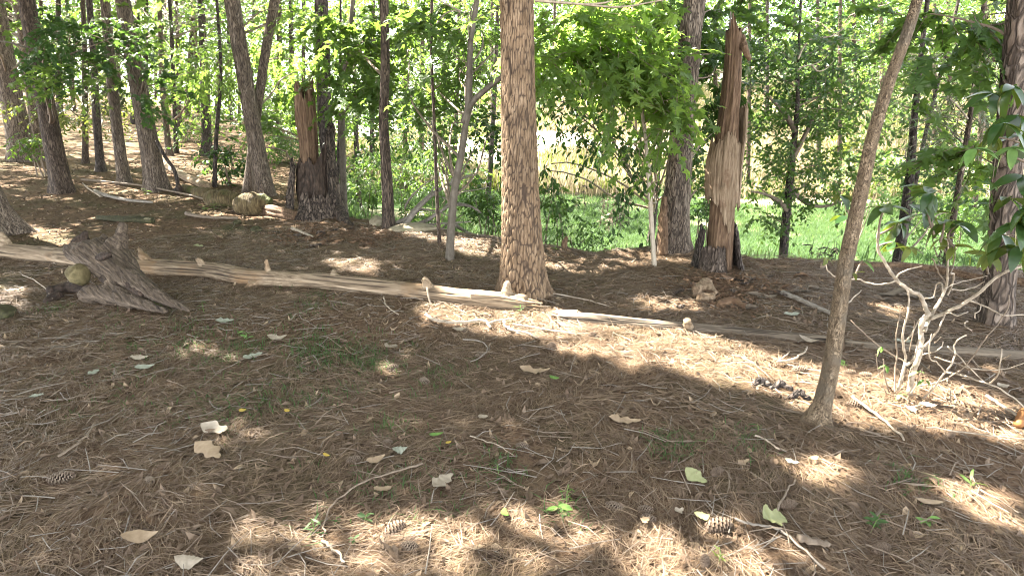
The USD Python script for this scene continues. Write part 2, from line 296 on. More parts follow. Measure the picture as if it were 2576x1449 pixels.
for nm, sel, mt in (('forest_floor', ~isfar & ~ismead, 'litter'), ('meadow', ismead, 'meadow_soil'), ('far_slope', isfar, 'dry_slope')):
    v, f = compact(pts, tri(quads[sel]))
    solo(nm, (v, f), mt, {'forest_floor': 'brown forest floor of pine needles and dead leaves', 'meadow': 'low green meadow beyond the edge of the bank', 'far_slope': 'bright dry slope behind the meadow'}[nm], 'ground', kind='structure', loc=(0, 0, 0))

# ------------------------------------------------------------------ shape helpers
def frames(c):
    t = np.gradient(c, axis=0); t /= np.linalg.norm(t, axis=1, keepdims=True) + 1e-12
    a = np.zeros_like(c); ref = np.array([0.0, 1, 0]) if abs(t[0, 1]) < 0.8 else np.array([1.0, 0, 0])
    for k in range(len(c)):
        r = ref - t[k] * (ref @ t[k]); ref = r / (np.linalg.norm(r) + 1e-12); a[k] = ref
    return t, a, np.cross(t, a)
def curve(pts, n):
    """Smooth polyline through points."""
    pts = np.asarray(pts, float)
    if len(pts) == 2: return pts[0] + (pts[1] - pts[0]) * np.linspace(0, 1, n)[:, None]
    from scipy.interpolate import PchipInterpolator
    s = np.concatenate([[0], np.cumsum(np.linalg.norm(np.diff(pts[:, :3], axis=0), axis=1) + 1e-6)])
    return PchipInterpolator(s, pts)(np.linspace(0, s[-1], n))
def tube(c, r, sides=6, bump=None, cap=True, ang0=0.0):
    """Tube along points c with radii r; bump(theta, s, p) scales the radius."""
    c = np.asarray(c, float); n = len(c); r = np.broadcast_to(np.asarray(r, float), (n,))
    t, a, b = frames(c)
    th = np.arange(sides) * 2 * np.pi / sides + ang0
    rr = np.repeat(r[:, None], sides, 1)
    dirs = np.cos(th)[None, :, None] * a[:, None] + np.sin(th)[None, :, None] * b[:, None]
    if bump is not None:
        rr = rr * bump(np.broadcast_to(th, rr.shape), np.arange(n)[:, None] + 0 * rr, c[:, None] + dirs * rr[..., None])
    v = (c[:, None] + dirs * rr[..., None]).reshape(-1, 3)
    i, j = np.meshgrid(np.arange(n - 1), np.arange(sides), indexing='ij')
    q = np.stack([i * sides + j, i * sides + (j + 1) % sides, (i + 1) * sides + (j + 1) % sides, (i + 1) * sides + j], -1).reshape(-1, 4)
    f = tri(q)
    if cap:
        v = np.vstack([v, c[0], c[-1]]); k = np.arange(sides); m = (n - 1) * sides
        f = np.vstack([f, np.stack([0 * k + n * sides, (k + 1) % sides, k], 1), np.stack([0 * k + n * sides + 1, m + k, m + (k + 1) % sides], 1)])
    return v, f
def shell(c, r, th0, th1, top, bot, thick=0.03, nth=24, nz=40, rough=0.02, seed=0, grain=1.0, sc=(14, 3)):
    """Curved slab of wood or bark: a sector th0..th1 about the centre line c(z), from bot(th) to top(th)."""
    th = np.linspace(th0, th1, nth); s = np.linspace(0, 1, nz)
    TH, S = np.meshgrid(th, s, indexing='ij')
    B, T_ = bot(TH), top(TH)
    Zz = B + (T_ - B) * S
    C = c(Zz); R = r(Zz, TH)
    def ring(off):
        p = np.stack([C[..., 0] + np.cos(TH) * (R + off), C[..., 1] + np.sin(TH) * (R + off), Zz], -1)
        return p
    o = ring(0)
    q = np.stack([np.cos(TH) * sc[0], np.sin(TH) * sc[0], Zz * sc[1]], -1)
    dn = (fbm(q, 4, seed) - 0.5) * 2 * rough + (fbm(q * [3, 3, 0.6], 3, seed + 3) - 0.5) * 2 * rough * 0.6 * grain
    e = np.minimum(np.minimum(S, 1 - S) * 8, np.minimum((TH - th0), (th1 - TH)) / (th1 - th0) * 8).clip(0.35, 1)
    outer = ring(dn); inner = ring(-thick * e + 0.4 * dn)
    def idx(k): return (np.arange(nth)[:, None] * nz + np.arange(nz)[None]) + k * nth * nz
    def grid(a, flip=False):
        q_ = np.stack([a[:-1, :-1], a[1:, :-1], a[1:, 1:], a[:-1, 1:]], -1).reshape(-1, 4)
        return q_[:, ::-1] if flip else q_
    A, Bi = idx(0), idx(1)
    qs = [grid(A), grid(Bi, True)]
    for e_, fl in (((A[0], Bi[0]), False), ((A[-1], Bi[-1]), True), ((A[:, 0], Bi[:, 0]), True), ((A[:, -1], Bi[:, -1]), False)):
        x, y = e_; q_ = np.stack([x[:-1], x[1:], y[1:], y[:-1]], -1); qs.append(q_ if fl else q_[:, ::-1])
    return np.vstack([outer.reshape(-1, 3), inner.reshape(-1, 3)]), tri(np.vstack(qs))
def bones(chains, edge=0.02, amp=0.012, grain=None, seed=0, freq=14.0, smooth_it=8):
    """Union of hulls of spheres along joint chains, remeshed, smoothed and roughened. chains: lists of (point, radius)."""
    mm = manifold3d.Manifold()
    for ch in chains:
        for (p, r), (p2, r2) in zip(ch[:-1], ch[1:]):
            h = manifold3d.Manifold.batch_hull([manifold3d.Manifold.sphere(r, 14).translate(list(map(float, p))), manifold3d.Manifold.sphere(r2, 14).translate(list(map(float, p2)))])
            mm = mm + h
    mm = mm.refine_to_length(edge)
    v, f = arr(mm)
    t = trimesh.Trimesh(v, f, process=True); trimesh.smoothing.filter_taubin(t, iterations=smooth_it)
    v = np.array(t.vertices); q = v if grain is None else v @ np.asarray(grain)
    v = v + t.vertex_normals * ((fbm(q * freq, 4, seed) - 0.5) * 2 * amp + (np.abs(fbm(q * freq * 2.6, 3, seed + 4) - 0.5) - 0.12) * amp)[:, None]
    return v, np.array(t.faces)
def stretch(d, k=0.2):
    """Matrix that squeezes coordinates along direction d (long grain)."""
    d = np.asarray(d, float); d /= np.linalg.norm(d)
    return np.eye(3) - (1 - k) * np.outer(d, d)
def rock(p, size, seed, flat=0.6, rot=0.0):
    m = trimesh.creation.icosphere(3, 1.0); v = np.array(m.vertices)
    v *= (0.75 + 0.5 * fbm(v * 1.3 + seed * 7.1, 4, seed))[:, None]
    pl = np.random.default_rng(seed)
    for _ in range(7):
        n = pl.normal(size=3); n /= np.linalg.norm(n); d = v @ n; v -= np.maximum(d - 0.78, 0)[:, None] * n * 0.8
    v *= np.array(size); cr, sr = math.cos(rot), math.sin(rot)
    v = v @ np.array([[cr, sr, 0], [-sr, cr, 0], [0, 0, 1]])
    return v + p, np.array(m.faces)

# --- leaves
def tmpl(kind):
    if kind == 'quad':
        return np.array([(0, 0, 0), (0.5, -0.34, 0.05), (1, 0, -0.06), (0.5, 0.34, 0.05)]), np.array([(0, 1, 2), (0, 2, 3)])
    if kind == 'oval':
        return np.array([(0, 0, 0), (0.3, -0.2, 0.05), (0.68, -0.19, 0.03), (1, 0, -0.1), (0.68, 0.19, 0.03), (0.3, 0.2, 0.05), (0.5, 0, 0)]), np.array([(0, 1, 6), (1, 2, 6), (2, 3, 6), (3, 4, 6), (4, 5, 6), (5, 0, 6)])
    if kind == 'maple':
        h = [(0.0, 0.0, 0), (0.02, -0.28, 0.0), (-0.05, -0.52, -0.07), (0.27, -0.36, 0.02), (0.52, -0.62, -0.1), (0.52, -0.22, 0.03), (1.0, 0, -0.1)]
        o = h + [(x, -y, z) for x, y, z in h[-2:0:-1]]
        v = np.array(o + [(0.3, 0, 0.02)]); n = len(o)
        return v, np.array([(k, (k + 1) % n, n) for k in range(n)])
    if kind == 'slim':
        return np.array([(0, 0, 0), (0.35, -0.09, 0.02), (0.75, -0.07, 0.0), (1, 0, -0.1), (0.75, 0.07, 0.0), (0.35, 0.09, 0.02)]), np.array([(0, 1, 5), (1, 2, 4), (1, 4, 5), (2, 3, 4)])
def unit(v): return v / (np.linalg.norm(v, axis=-1, keepdims=True) + 1e-12)
def leaves(kind, p, d, n, size):
    """One leaf per row: base point p, direction d, normal n, length size."""
    tv, tf = tmpl(kind)
    d = unit(d); s = unit(np.cross(n, d)); n = np.cross(d, s)
    v = p[:, None] + size[:, None, None] * (tv[None, :, 0:1] * d[:, None] + tv[None, :, 1:2] * s[:, None] + tv[None, :, 2:3] * n[:, None])
    f = tf[None] + (np.arange(len(p)) * len(tv))[:, None, None]
    return v.reshape(-1, 3), f.reshape(-1, 3)
def sprays(r, c, m, size, kind, length, outward=None, droop=0.25, flat=0.35):
    """Leafy twigs: at each centre a twig with m leaves on both sides. Returns (leaf base, dir, normal, size, twig start, twig end)."""
    n = len(c); az = r.uniform(0, 2 * np.pi, n)
    d = np.stack([np.cos(az), np.sin(az), r.normal(-droop * 0.6, 0.3, n)], 1)
    if outward is not None: d = d * 0.7 + unit(outward) * 0.8
    d = unit(d); L = length * r.uniform(0.6, 1.3, n)
    t = np.linspace(0.12, 1.0, m)[None] + r.uniform(-0.05, 0.05, (n, m))
    side = unit(np.cross(d, [0, 0, 1.0])); up = np.cross(side, d)
    sg = np.where(np.arange(m) % 2 == 0, 1.0, -1.0)[None]
    base = c[:, None] + d[:, None] * (t * L[:, None])[..., None] - np.array([0, 0, 1.0]) * (droop * L[:, None] * t ** 2)[..., None]
    ld = d[:, None] * r.uniform(0.2, 1.0, (n, m, 1)) + side[:, None] * (sg * r.uniform(0.5, 1.2, (n, m)))[..., None] + r.normal(0, 0.25, (n, m, 3)); ld[..., 2] -= droop + r.uniform(0, 0.35, (n, m))
    ln = up[:, None] + r.normal(0, flat, (n, m, 3))
    sz = size * r.uniform(0.6, 1.2, (n, m))
    return base.reshape(-1, 3), ld.reshape(-1, 3), ln.reshape(-1, 3), sz.ravel(), c, c + d * L[:, None] - np.array([0, 0, 1.0]) * (droop * L)[:, None]
def twigs(a, b, r0=0.004):
    """Thin three-sided twigs from a to b."""
    n = len(a); d = unit(b - a); s = unit(np.cross(d, [0.3, 0.1, 1.0])); u = np.cross(s, d)
    th = np.arange(3) * 2 * np.pi / 3
    off = (np.cos(th)[None, :, None] * s[:, None] + np.sin(th)[None, :, None] * u[:, None])
    v = np.concatenate([a[:, None] + off * r0, b[:, None] + off * r0 * 0.4], 1)
    q = np.array([(0, 1, 4, 3), (1, 2, 5, 4), (2, 0, 3, 5)])
    f = tri((q[None] + (np.arange(n) * 6)[:, None, None]).reshape(-1, 4))
    return v.reshape(-1, 3), f

# ------------------------------------------------------------------ trees
class Tree:
    def __init__(s, name, label, pts, mat, y=None, top=9.0, group=None, cat='tree', flare=0.5, sides=14, amp=0.05, lean=0.0, mesh_fn=None, trunk=True, step=0.08):
        if y is None: b = G(*pts[0][:2])
        else:
            b = AT(pts[0][0], pts[0][1], y); b[2] = height(b[0], b[1])
        s.y = b[1]
        w = [b] + [AT(q[0], q[1], s.y + lean * k) for k, q in enumerate(pts[1:], 1)]
        if y is not None and w[1][2] < b[2] + 0.3: w.pop(1); pts = [pts[0]] + list(pts[2:])
        r = [q[2] / 2 * pxm(p) * (1.0 if mesh_fn else 0.88) for q, p in zip(pts, w)]
        if top and w[-1][2] < top:
            d = w[-1] - w[-2]; d = d / d[2]; k = max(0.5, top - w[-1][2])
            w += [w[-1] + d * k * 0.5 * [0.8, 0.8, 1], w[-1] + d * k * [0.7, 0.7, 1]]; r += [r[-1] * 0.8, max(0.015, r[-1] * 0.35)]
        w[0] = w[0] - (w[1] - w[0]) * 0.0 - [0, 0, 0.12]
        n = max(12, int((w[-1][2] - w[0][2]) / step))
        cr = curve(np.hstack([np.array(w), np.array(r)[:, None]]), n)
        s.c, s.r = cr[:, :3], cr[:, 3]
        s.t = Thing(name, label, cat, b, group)
        seed = len(used)
        h = s.c[:, 2] - b[2]
        fl = 1 + flare * np.exp(-np.maximum(h, 0) / (1.1 * s.r[0] + 0.05))
        def bump(th, k, p):
            hh = h[k.astype(int)]
            ridge = 0.30 * flare * np.cos(th * 5 + seed) * np.exp(-np.maximum(hh, 0) / (1.3 * s.r[0] + 0.05))
            q = p * [1, 1, 0.35] / max(0.05, s.r[0]) + seed
            return 1 + ridge + amp * 2 * (fbm(q * 1.5, 4, seed) - 0.5) + amp * 0.6 * (noise(np.stack([th * sides / 5, p[..., 2] * 2, 0 * th], -1), seed) - 0.5)
        m = tube(s.c, s.r * fl, sides, bump)
        if trunk: s.t.part('trunk', mesh_fn(s, m) if mesh_fn else m, mat)
        s.mat, s.L, s.B = mat, {}, []
    def at_z(s, z):
        k = int(np.argmin(np.abs(s.c[:, 2] - z))); return s.c[k], s.r[k]
    def limb(s, tip, r=None, wig=0.06, seed=0):
        """A branch from the trunk out to tip."""
        tip = np.asarray(tip, float); dist = np.hypot(*(tip - s.c[0])[:2])
        p, rr = s.at_z(np.clip(tip[2] - 0.3 * dist, s.c[0, 2] + 0.4 * (tip[2] - s.c[0, 2]), s.c[-1, 2]))
        rr = min(rr * 0.4, 0.006 + 0.008 * np.linalg.norm(tip - p)) if r is None else r
        g = np.random.default_rng(abs(int(seed)) + 11); k = np.linalg.norm(tip - p) * wig
        mid = (p + tip) / 2 + g.normal(0, 1, 3) * k + [0, 0, 0.08 * np.linalg.norm(tip - p)]
        c = curve([p, (p + mid) / 2 + g.normal(0, 1, 3) * k * 0.4, mid, tip], 9)
        s.B.append(tube(c, np.linspace(rr, max(0.004, rr * 0.25), 9), 5, cap=False))
        return c
    def add(s, mat, sp, kind, twig_r=0.004):
        base, d, n, sz, ta, tb = sp
        s.L.setdefault((mat, kind), []).append((base, d, n, sz))
        if twig_r: s.B.append(twigs(ta, tb, twig_r))
    def finish(s, twig='twig_brown'):
        if s.B: s.t.part('branches', cat_(s.B), twig, kind='stuff')
        for (mat, kind), L in s.L.items():
            b, d, n, z = (np.concatenate([x[k] for x in L]) for k in range(4))
            s.t.part('crown', leaves(kind, b, d, n, z), mat, kind='stuff', smooth=False)
        s.L, s.B = {}, []
TREES = []
def T(*a, **k):
    t = Tree(*a, **k); TREES.append(t); return t
def fol(t, px, py, rx, ry, y, dy, n, kind, mat, size, m=9, length=0.45, droop=0.3, twig_r=0.003, nb=3, seed=None, flat=0.35):
    """Leafy twigs of tree t filling an ellipsoid seen around a pixel of the photograph at distance y."""
    r = np.random.default_rng(abs(len(used) * 7 + int(px) * 3 + int(py)) if seed is None else seed)
    c = AT(px, py, y); s = pxm(c); R = np.array([rx * s, dy, ry * s])
    k = max(2, n // 8)
    sub = unit(r.normal(size=(k, 3))) * (r.uniform(0, 1, (k, 1)) ** 0.4) * R * 0.85
    which = r.integers(0, k, n)
    p = c + sub[which] + r.normal(0, 1, (n, 3)) * np.minimum(R, 0.6) * [0.45, 0.45, 0.22]
    g = height(p[:, 0], p[:, 1]) + 0.12
    p[:, 2] = np.maximum(p[:, 2], g)
    t.add(mat, sprays(r, p, m, size, kind, length, outward=(sub[which] + 1e-3), droop=droop, flat=flat), kind, twig_r)
    for q in range(min(nb, k)): t.limb(c + sub[q], seed=q + int(px))
    return p

# bark plates in real relief on the nearest trunk
def plated(s, m, cell=(0.023, 0.10), depth=0.014, sides=170, seed=3):
    from scipy.spatial import cKDTree
    n = 420; k = np.linspace(0, 1, n) ** 1.5 * (len(s.c) - 1)
    f = lambda a: np.interp(k, np.arange(len(s.c)), a)
    keep = s.c[:, 2] < 5.0
    c = np.stack([f(s.c[:, q]) for q in range(3)], 1); r = f(s.r); h = c[:, 2] - s.c[0, 2] - 0.12
    fl = 1 + 0.42 * np.exp(-np.maximum(h, 0) / 0.22)
    R0 = r[n // 4]
    g = np.random.default_rng(seed)
    nu, nz = int(2 * np.pi * R0 / cell[0]), int((c[-1, 2] - c[0, 2]) / cell[1])
    U, V = np.meshgrid(np.arange(nu), np.arange(nz)); pu = ((U + g.uniform(-0.5, 0.5, U.shape)) / nu).ravel() % 1; pv = ((V + 0.5 * (U % 2) + g.uniform(-0.55, 0.55, V.shape)) * cell[1]).ravel() + c[0, 2]
    asp = cell[0] / cell[1]
    P = np.stack([pu * 2 * np.pi * R0, pv * asp], 1); W = 2 * np.pi * R0
    P = np.vstack([P, P + [W, 0], P - [W, 0]]); hp = np.tile(g.uniform(0.55, 1, nu * nz), 3)
    tree = cKDTree(P)
    def bump(th, kk, p):
        q = np.stack([(th % (2 * np.pi)) * R0, p[..., 2] * asp], -1)
        q = q + 0.006 * (np.stack([noise(p * 40, 1), noise(p * 40, 2)], -1) - 0.5)
        d, ix = tree.query(q.reshape(-1, 2), k=2)
        e = ((d[:, 1] - d[:, 0]) / cell[0]).reshape(th.shape); hh = hp[ix[:, 0]].reshape(th.shape)
        plate = smooth(0.02, 0.45, e) * hh
        hz = h[kk.astype(int)]
        s.plate = plate; dep = depth * (0.55 + 0.75 * np.exp(-np.maximum(hz, 0) / 0.9))
        ridge = 0.10 * np.cos(th * 5 + 1.0) * np.exp(-np.maximum(hz, 0) / 0.22)
        return 1 + ridge + (plate - 0.5) * dep / r[kk.astype(int)] + 0.05 * (fbm(p * [5, 5, 1.6], 3, 4) - 0.5) + 0.010 * (noise(p * 55, 5) - 0.5) 
    return tube(c, r * fl, sides, bump)

oak = T('oak_tree', 'straight middle oak with blocky grey brown bark behind the broken end of the log', [(1316, 742, 104), (1312, 600, 98), (1307, 400, 90), (1300, 0, 84)], 'bark_plates', top=10, mesh_fn=plated, step=0.1)
UsdGeom.PrimvarsAPI(stage.GetPrimAtPath(oak.t.path + '/trunk')).CreatePrimvar('plate', Sdf.ValueTypeNames.FloatArray, 'vertex').Set(Vt.FloatArray.FromNumpy(np.concatenate([oak.plate.ravel(), [1, 1]]).astype(np.float32)))
sap = T('leaning_tree', 'slender tan trunk with a bent foot, leaning right, in the right foreground', [(2058, 1066, 54), (2070, 1012, 43), (2089, 930, 44), (2108, 800, 42), (2130, 650, 40), (2163, 500, 37), (2192, 360, 35), (2236, 210, 31), (2290, 60, 30), (2316, -30, 28)], 'bark_tan', top=6.5, flare=0.45, sides=40, amp=0.05, step=0.02)
tA = T('dark_trunk_tree', 'dark brown trunk leaning left, second trunk from the left edge', [(158, 484, 49), (110, 240, 45), (70, 20, 42)], 'bark_brown', flare=0.4, sides=28, top=10)
tB = T('hillside_oak', 'broad grey trunk at the left edge with sunlit flared base on the rise', [(62, 405, 60), (20, 200, 53), (-15, 0, 48)], 'bark_grey', flare=0.5, sides=28, top=11)
tC = T('edge_oak', 'trunk mostly outside the left edge, only its flared foot showing above the log', [(-30, 590, 130), (-62, 480, 100), (-110, 250, 92)], 'bark_grey', flare=0.6, sides=28, top=10)
tD = T('grey_oak', 'grey trunk with its left side sunlit, standing left of the mossy log', [(397, 478, 54), (345, 200, 45), (308, 0, 40)], 'bark_grey', flare=0.4, sides=28, top=11)
tE = T('leaning_oak', 'tall grey brown trunk leaning left between the mossy log and the broken stump', [(668, 492, 53), (625, 250, 43), (583, 0, 43)], 'bark_grey', flare=0.25, sides=28, top=11)
tE2 = T('forked_tree', 'grey trunk showing on both sides of the leaning oak and leaning right at the top', [(617, 488, 24), (644, 300, 25), (670, 120, 26), (692, 0, 28)], 'bark_grey', flare=0.3, top=9)
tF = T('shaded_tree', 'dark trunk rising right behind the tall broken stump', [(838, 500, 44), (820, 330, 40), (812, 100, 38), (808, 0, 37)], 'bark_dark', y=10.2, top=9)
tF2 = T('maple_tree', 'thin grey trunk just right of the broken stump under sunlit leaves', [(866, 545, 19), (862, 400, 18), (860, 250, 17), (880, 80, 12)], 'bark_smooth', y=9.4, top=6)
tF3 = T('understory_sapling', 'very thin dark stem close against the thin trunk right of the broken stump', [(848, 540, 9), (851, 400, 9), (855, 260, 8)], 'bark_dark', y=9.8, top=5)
tG = T('slim_oak', 'slim wavy trunk with a sunlit left side between two pale rocks', [(976, 575, 34), (974, 470, 32), (966, 330, 27), (969, 150, 26), (966, 0, 25)], 'bark_brown', flare=0.25, sides=28, top=10, amp=0.07)
tH = T('thin_stem_tree', 'thin reddish straight stem between the slim oak and the crooked grey tree', [(1107, 614, 11), (1098, 470, 10), (1092, 300, 9), (1085, 150, 9), (1086, 0, 8)], 'bark_brown', flare=0.2, top=7)
tI = T('crooked_tree', 'smooth grey crooked trunk with one side branch left of the middle oak', [(1131, 655, 23), (1141, 500, 22), (1165, 360, 20), (1180, 230, 18), (1183, 120, 16), (1200, 0, 15)], 'bark_smooth', flare=0.25, sides=18, top=8)
tJ = T('hollow_oak', 'thick grey brown trunk with a rotted hollow at its foot, left of the tall snag', [(1695, 632, 82), (1702, 500, 73), (1718, 300, 66), (1735, 100, 64), (1748, 0, 62)], 'bark_grey', flare=0.4, sides=32, top=11, amp=0.06)
tK = T('pale_sapling', 'pale thin sapling in front of the hollow oak', [(1650, 672, 13), (1639, 560, 13), (1628, 400, 11), (1612, 250, 9), (1600, 120, 7)], 'bark_pale', flare=0.2, top=4.5, amp=0.09)
tL = T('dark_stem_tree', 'thin dark stem close to the left side of the hollow oak', [(1634, 622, 20), (1650, 480, 18), (1660, 350, 16), (1655, 200, 12)], 'bark_dark', flare=0.2, top=6)
tN = T('branching_tree', 'small dark tree forking above the meadow, right of the tall snag', [(1985, 662, 26), (1980, 520, 23), (1993, 400, 18), (2005, 280, 13), (2008, 160, 8)], 'bark_dark', y=8.6, flare=0.15, top=4.4)
tO = T('pine_tree', 'thick dark pine trunk with furrowed bark at the right edge', [(2508, 815, 76), (2520, 650, 72), (2536, 400, 68), (2562, 60, 62)], 'bark_pine', flare=0.3, sides=40, top=10, amp=0.07)
tR1 = T('cedar_tree', 'thin reddish cedar stem with bare twigs left of the dark pine', [(2402, 610, 16), (2420, 420, 15), (2440, 300, 13), (2466, 80, 11)], 'bark_brown', y=8.2, top=5.5)
tR2 = T('meadow_edge_tree', 'dark trunk standing in the meadow behind the leaning tan trunk', [(2260, 660, 28), (2285, 480, 25), (2300, 300, 18), (2318, 130, 13)], 'bark_dark', y=8.8, top=6)
tR3 = T('meadow_edge_tree', 'thin dark stem slanting right between the leaning tan trunk and the cedar', [(2285, 600, 12), (2330, 330, 11), (2375, 150, 9)], 'bark_dark', y=10.0, top=6)
S1 = T('slope_tree', 'slim dark trunk on the left slope, right of the second trunk', [(212, 412, 15), (214, 250, 14), (212, 100, 12)], 'bark_brown', top=9)
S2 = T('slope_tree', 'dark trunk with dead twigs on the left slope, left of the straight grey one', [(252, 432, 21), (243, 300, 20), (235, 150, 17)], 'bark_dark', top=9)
S3 = T('slope_tree', 'straight grey trunk just left of the sunlit grey oak', [(312, 464, 31), (286, 250, 28), (264, 0, 25)], 'bark_grey', top=10)
S4 = T('slope_tree', 'slim light trunk on the slope right of the sunlit grey oak', [(426, 392, 17), (410, 230, 15), (400, 0, 12)], 'bark_grey', top=9)
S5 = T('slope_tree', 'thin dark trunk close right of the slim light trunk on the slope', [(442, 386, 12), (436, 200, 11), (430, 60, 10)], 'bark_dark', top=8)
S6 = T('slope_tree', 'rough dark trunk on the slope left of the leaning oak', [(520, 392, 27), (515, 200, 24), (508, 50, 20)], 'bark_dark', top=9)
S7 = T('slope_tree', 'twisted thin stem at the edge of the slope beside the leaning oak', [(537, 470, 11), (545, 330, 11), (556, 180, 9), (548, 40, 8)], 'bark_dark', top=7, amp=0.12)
S8 = T('slope_tree', 'pale grey trunk directly behind the broad trunk at the left edge', [(98, 392, 30), (75, 200, 28), (45, 0, 25)], 'bark_grey', top=10)

# far trees, scattered through the wood behind
FAR = []
frng = np.random.default_rng(21)
far_spots = [(150, 26, .15), (185, 30, .12), (335, 25, .14), (365, 32, .16), (452, 24, .10), (470, 30, .16), (498, 34, .13), (545, 36, .14), (580, 30, .12), (20, 28, .2), (110, 36, .14), (240, 34, .12), (415, 40, .2), (300, 42, .16),
             (700, 20, .12), (735, 26, .15), (765, 32, .14), (905, 17, .09), (935, 28, .14), (1020, 22, .10), (1060, 33, .16), (1140, 26, .12), (1225, 21, .11), (1240, 36, .15),
             (1390, 42, .14), (1450, 58, .2), (1540, 55, .2), (1600, 46, .15), (1880, 24, .11), (1930, 40, .16), (2060, 30, .13), (2110, 21, .09), (2150, 46, .2), (2225, 33, .15), (2350, 26, .12), (2390, 44, .2), (2450, 20, .10), (2480, 35, .16), (2560, 27, .14),
             (60, 55, .25), (260, 58, .25), (420, 60, .25), (620, 52, .25), (800, 50, .22), (960, 56, .25), (1120, 52, .22), (1300, 62, .25), (1480, 70, .25), (1650, 64, .25), (1800, 58, .25), (2000, 62, .25), (2200, 64, .25), (2300, 56, .25), (2500, 60, .25), (-120, 50, .25), (-60, 38, .2), (2680, 45, .2), (2720, 32, .2)]
far_spots += [(px_ + 23 * (-1) ** k_, 66 + (k_ * 7) % 17, .22) for k_, px_ in enumerate(range(-260, 2900, 105))]
LANDMARKS = [(-9999, 'left frame edge'), (40, 'broad left trunk'), (115, 'dark second trunk'), (290, 'straight grey slope trunk'), (350, 'sunlit grey oak'), (415, 'slim light slope trunk'), (517, 'rough dark slope trunk'), (620, 'leaning oak'), (770, 'broken stump'), (862, 'thin maple stem'), (970, 'slim oak'), (1095, 'thin reddish stem'), (1175, 'crooked grey tree'), (1305, 'middle oak'), (1620, 'pale sapling'), (1725, 'hollow oak'), (1832, 'tall snag'), (1995, 'branching tree'), (2210, 'leaning tan trunk'), (2440, 'cedar stem'), (2540, 'dark pine'), (9999, 'right frame edge')]
def between(px):
    k = max(q for q, l in enumerate(LANDMARKS) if l[0] <= px); return k, f'between {LANDMARKS[k][1]} and {LANDMARKS[k + 1][1]}'
def far_label(px, y):
    k, txt = between(px); same = sorted(q[1] for q in far_spots if between(q[0])[0] == k); n = same.index(y)
    return ('lone distant trunk seen ' if len(same) == 1 else ['nearest', 'second', 'third', 'fourth', 'fifth', 'sixth', 'seventh', 'eighth', 'ninth', 'tenth', 'eleventh', 'twelfth'][n] + ' of the distant trunks seen ') + txt
for px, y, rad in far_spots:
    p = AT(px, 270, y); z = float(height(p[0], p[1])); w = 2 * rad / pxm(p); lx = frng.normal(0, 30) * 12 / y
    vy = 724.5 + FPX * ((EYE[2] - z) / y * CP - SP) / (CP + (EYE[2] - z) / y * SP)
    t = T('far_tree', far_label(px, y), [(px, vy, w), (px - lx * .3, vy - 90, w * .95), (px - lx, -40, w * .7)], ['bark_dark', 'bark_brown'][frng.integers(2)], y=y, top=z + frng.uniform(10, 13), sides=8, flare=0.2, step=0.5, group='distant trees of the wood')
    t.far = (px, y); FAR.append(t)

# ------------------------------------------------------------------ foliage in view
bgmats = ['leaf_maple', 'leaf_dark', 'leaf_bright', 'leaf_dark', 'leaf_maple']
for t in FAR:
    px, y = t.far; r = np.random.default_rng(abs(int(px * 31 + y)))
    big, wall = y > 45, y > 65
    zlo, zhi = t.c[0, 2] + ((2.4 if px < 640 else 0.8) if not big else 0.4), t.c[-1, 2] + (0.5 if not wall else 3.0)
    k = 18 if not big else 34
    R = 2.6 if not big else 4.6
    if 1340 < px < 1680 and y < 60: zlo += 3.2
    hub = np.stack([r.normal(0, 0.55, k) * R, r.normal(0, 0.55, k) * R, r.uniform(zlo, zhi, k)], 1)
    c0 = np.array([np.interp(hub[:, 2], t.c[:, 2], t.c[:, q]) for q in (0, 1)]).T
    hub[:, :2] += c0
    n = 260 if not big else 400 if not wall else 330
    wh = r.integers(0, k, n)
    p = hub[wh] + r.normal(0, 1, (n, 3)) * [0.65, 0.65, 0.32] * (1 if not big else 1.7)
    mat = bgmats[r.integers(5)]
    t.add(mat, sprays(r, p, 10 if not wall else 7, 0.14 if y < 30 else 0.19 if not big else 0.34 if not wall else 0.55, 'quad', 0.7 if not big else 1.4, droop=0.3), 'quad', 0.0 if big else 0.006)
    for q in range(6): t.limb(hub[q], seed=q)

fm, fb, fd_, fg = 'leaf_maple', 'leaf_bright', 'leaf_dark', 'leaf_gold'
# left: leaves hanging between the near trunks
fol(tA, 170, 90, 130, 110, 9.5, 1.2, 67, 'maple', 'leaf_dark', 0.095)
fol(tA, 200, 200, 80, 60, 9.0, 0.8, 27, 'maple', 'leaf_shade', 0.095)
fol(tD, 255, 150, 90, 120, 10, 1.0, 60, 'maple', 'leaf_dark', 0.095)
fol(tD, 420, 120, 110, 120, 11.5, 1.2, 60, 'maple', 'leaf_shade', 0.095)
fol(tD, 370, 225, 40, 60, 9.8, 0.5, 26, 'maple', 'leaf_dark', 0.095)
fol(S3, 300, 200, 60, 60, 12, 0.8, 50, 'oval', 'leaf_cedar', 0.07, m=16)
fol(S1, 180, 265, 90, 60, 13, 1.2, 60, 'oval', fg, 0.11)
fol(S2, 235, 240, 70, 80, 14, 1.5, 60, 'oval', fg, 0.11)
fol(S4, 470, 200, 90, 110, 14, 1.5, 110, 'oval', fb, 0.11)
fol(S6, 520, 110, 110, 130, 15, 2, 110, 'oval', fm, 0.12)
fol(S5, 470, 300, 90, 50, 17, 1.5, 50, 'oval', fb, 0.11)
fol(S7, 545, 130, 60, 100, 11, 0.8, 60, 'oval', fb, 0.10)
fol(S8, 40, 120, 110, 120, 15, 2, 90, 'oval', fb, 0.12)
fol(tB, 60, 60, 110, 60, 12, 1, 37, 'maple', 'leaf_bright', 0.095)
fol(tE2, 720, 120, 100, 130, 12.5, 1.2, 90, 'maple', 'leaf_shade', 0.095)
fol(tE2, 700, 260, 70, 60, 12.5, 1.0, 37, 'maple', 'leaf_bright', 0.095)
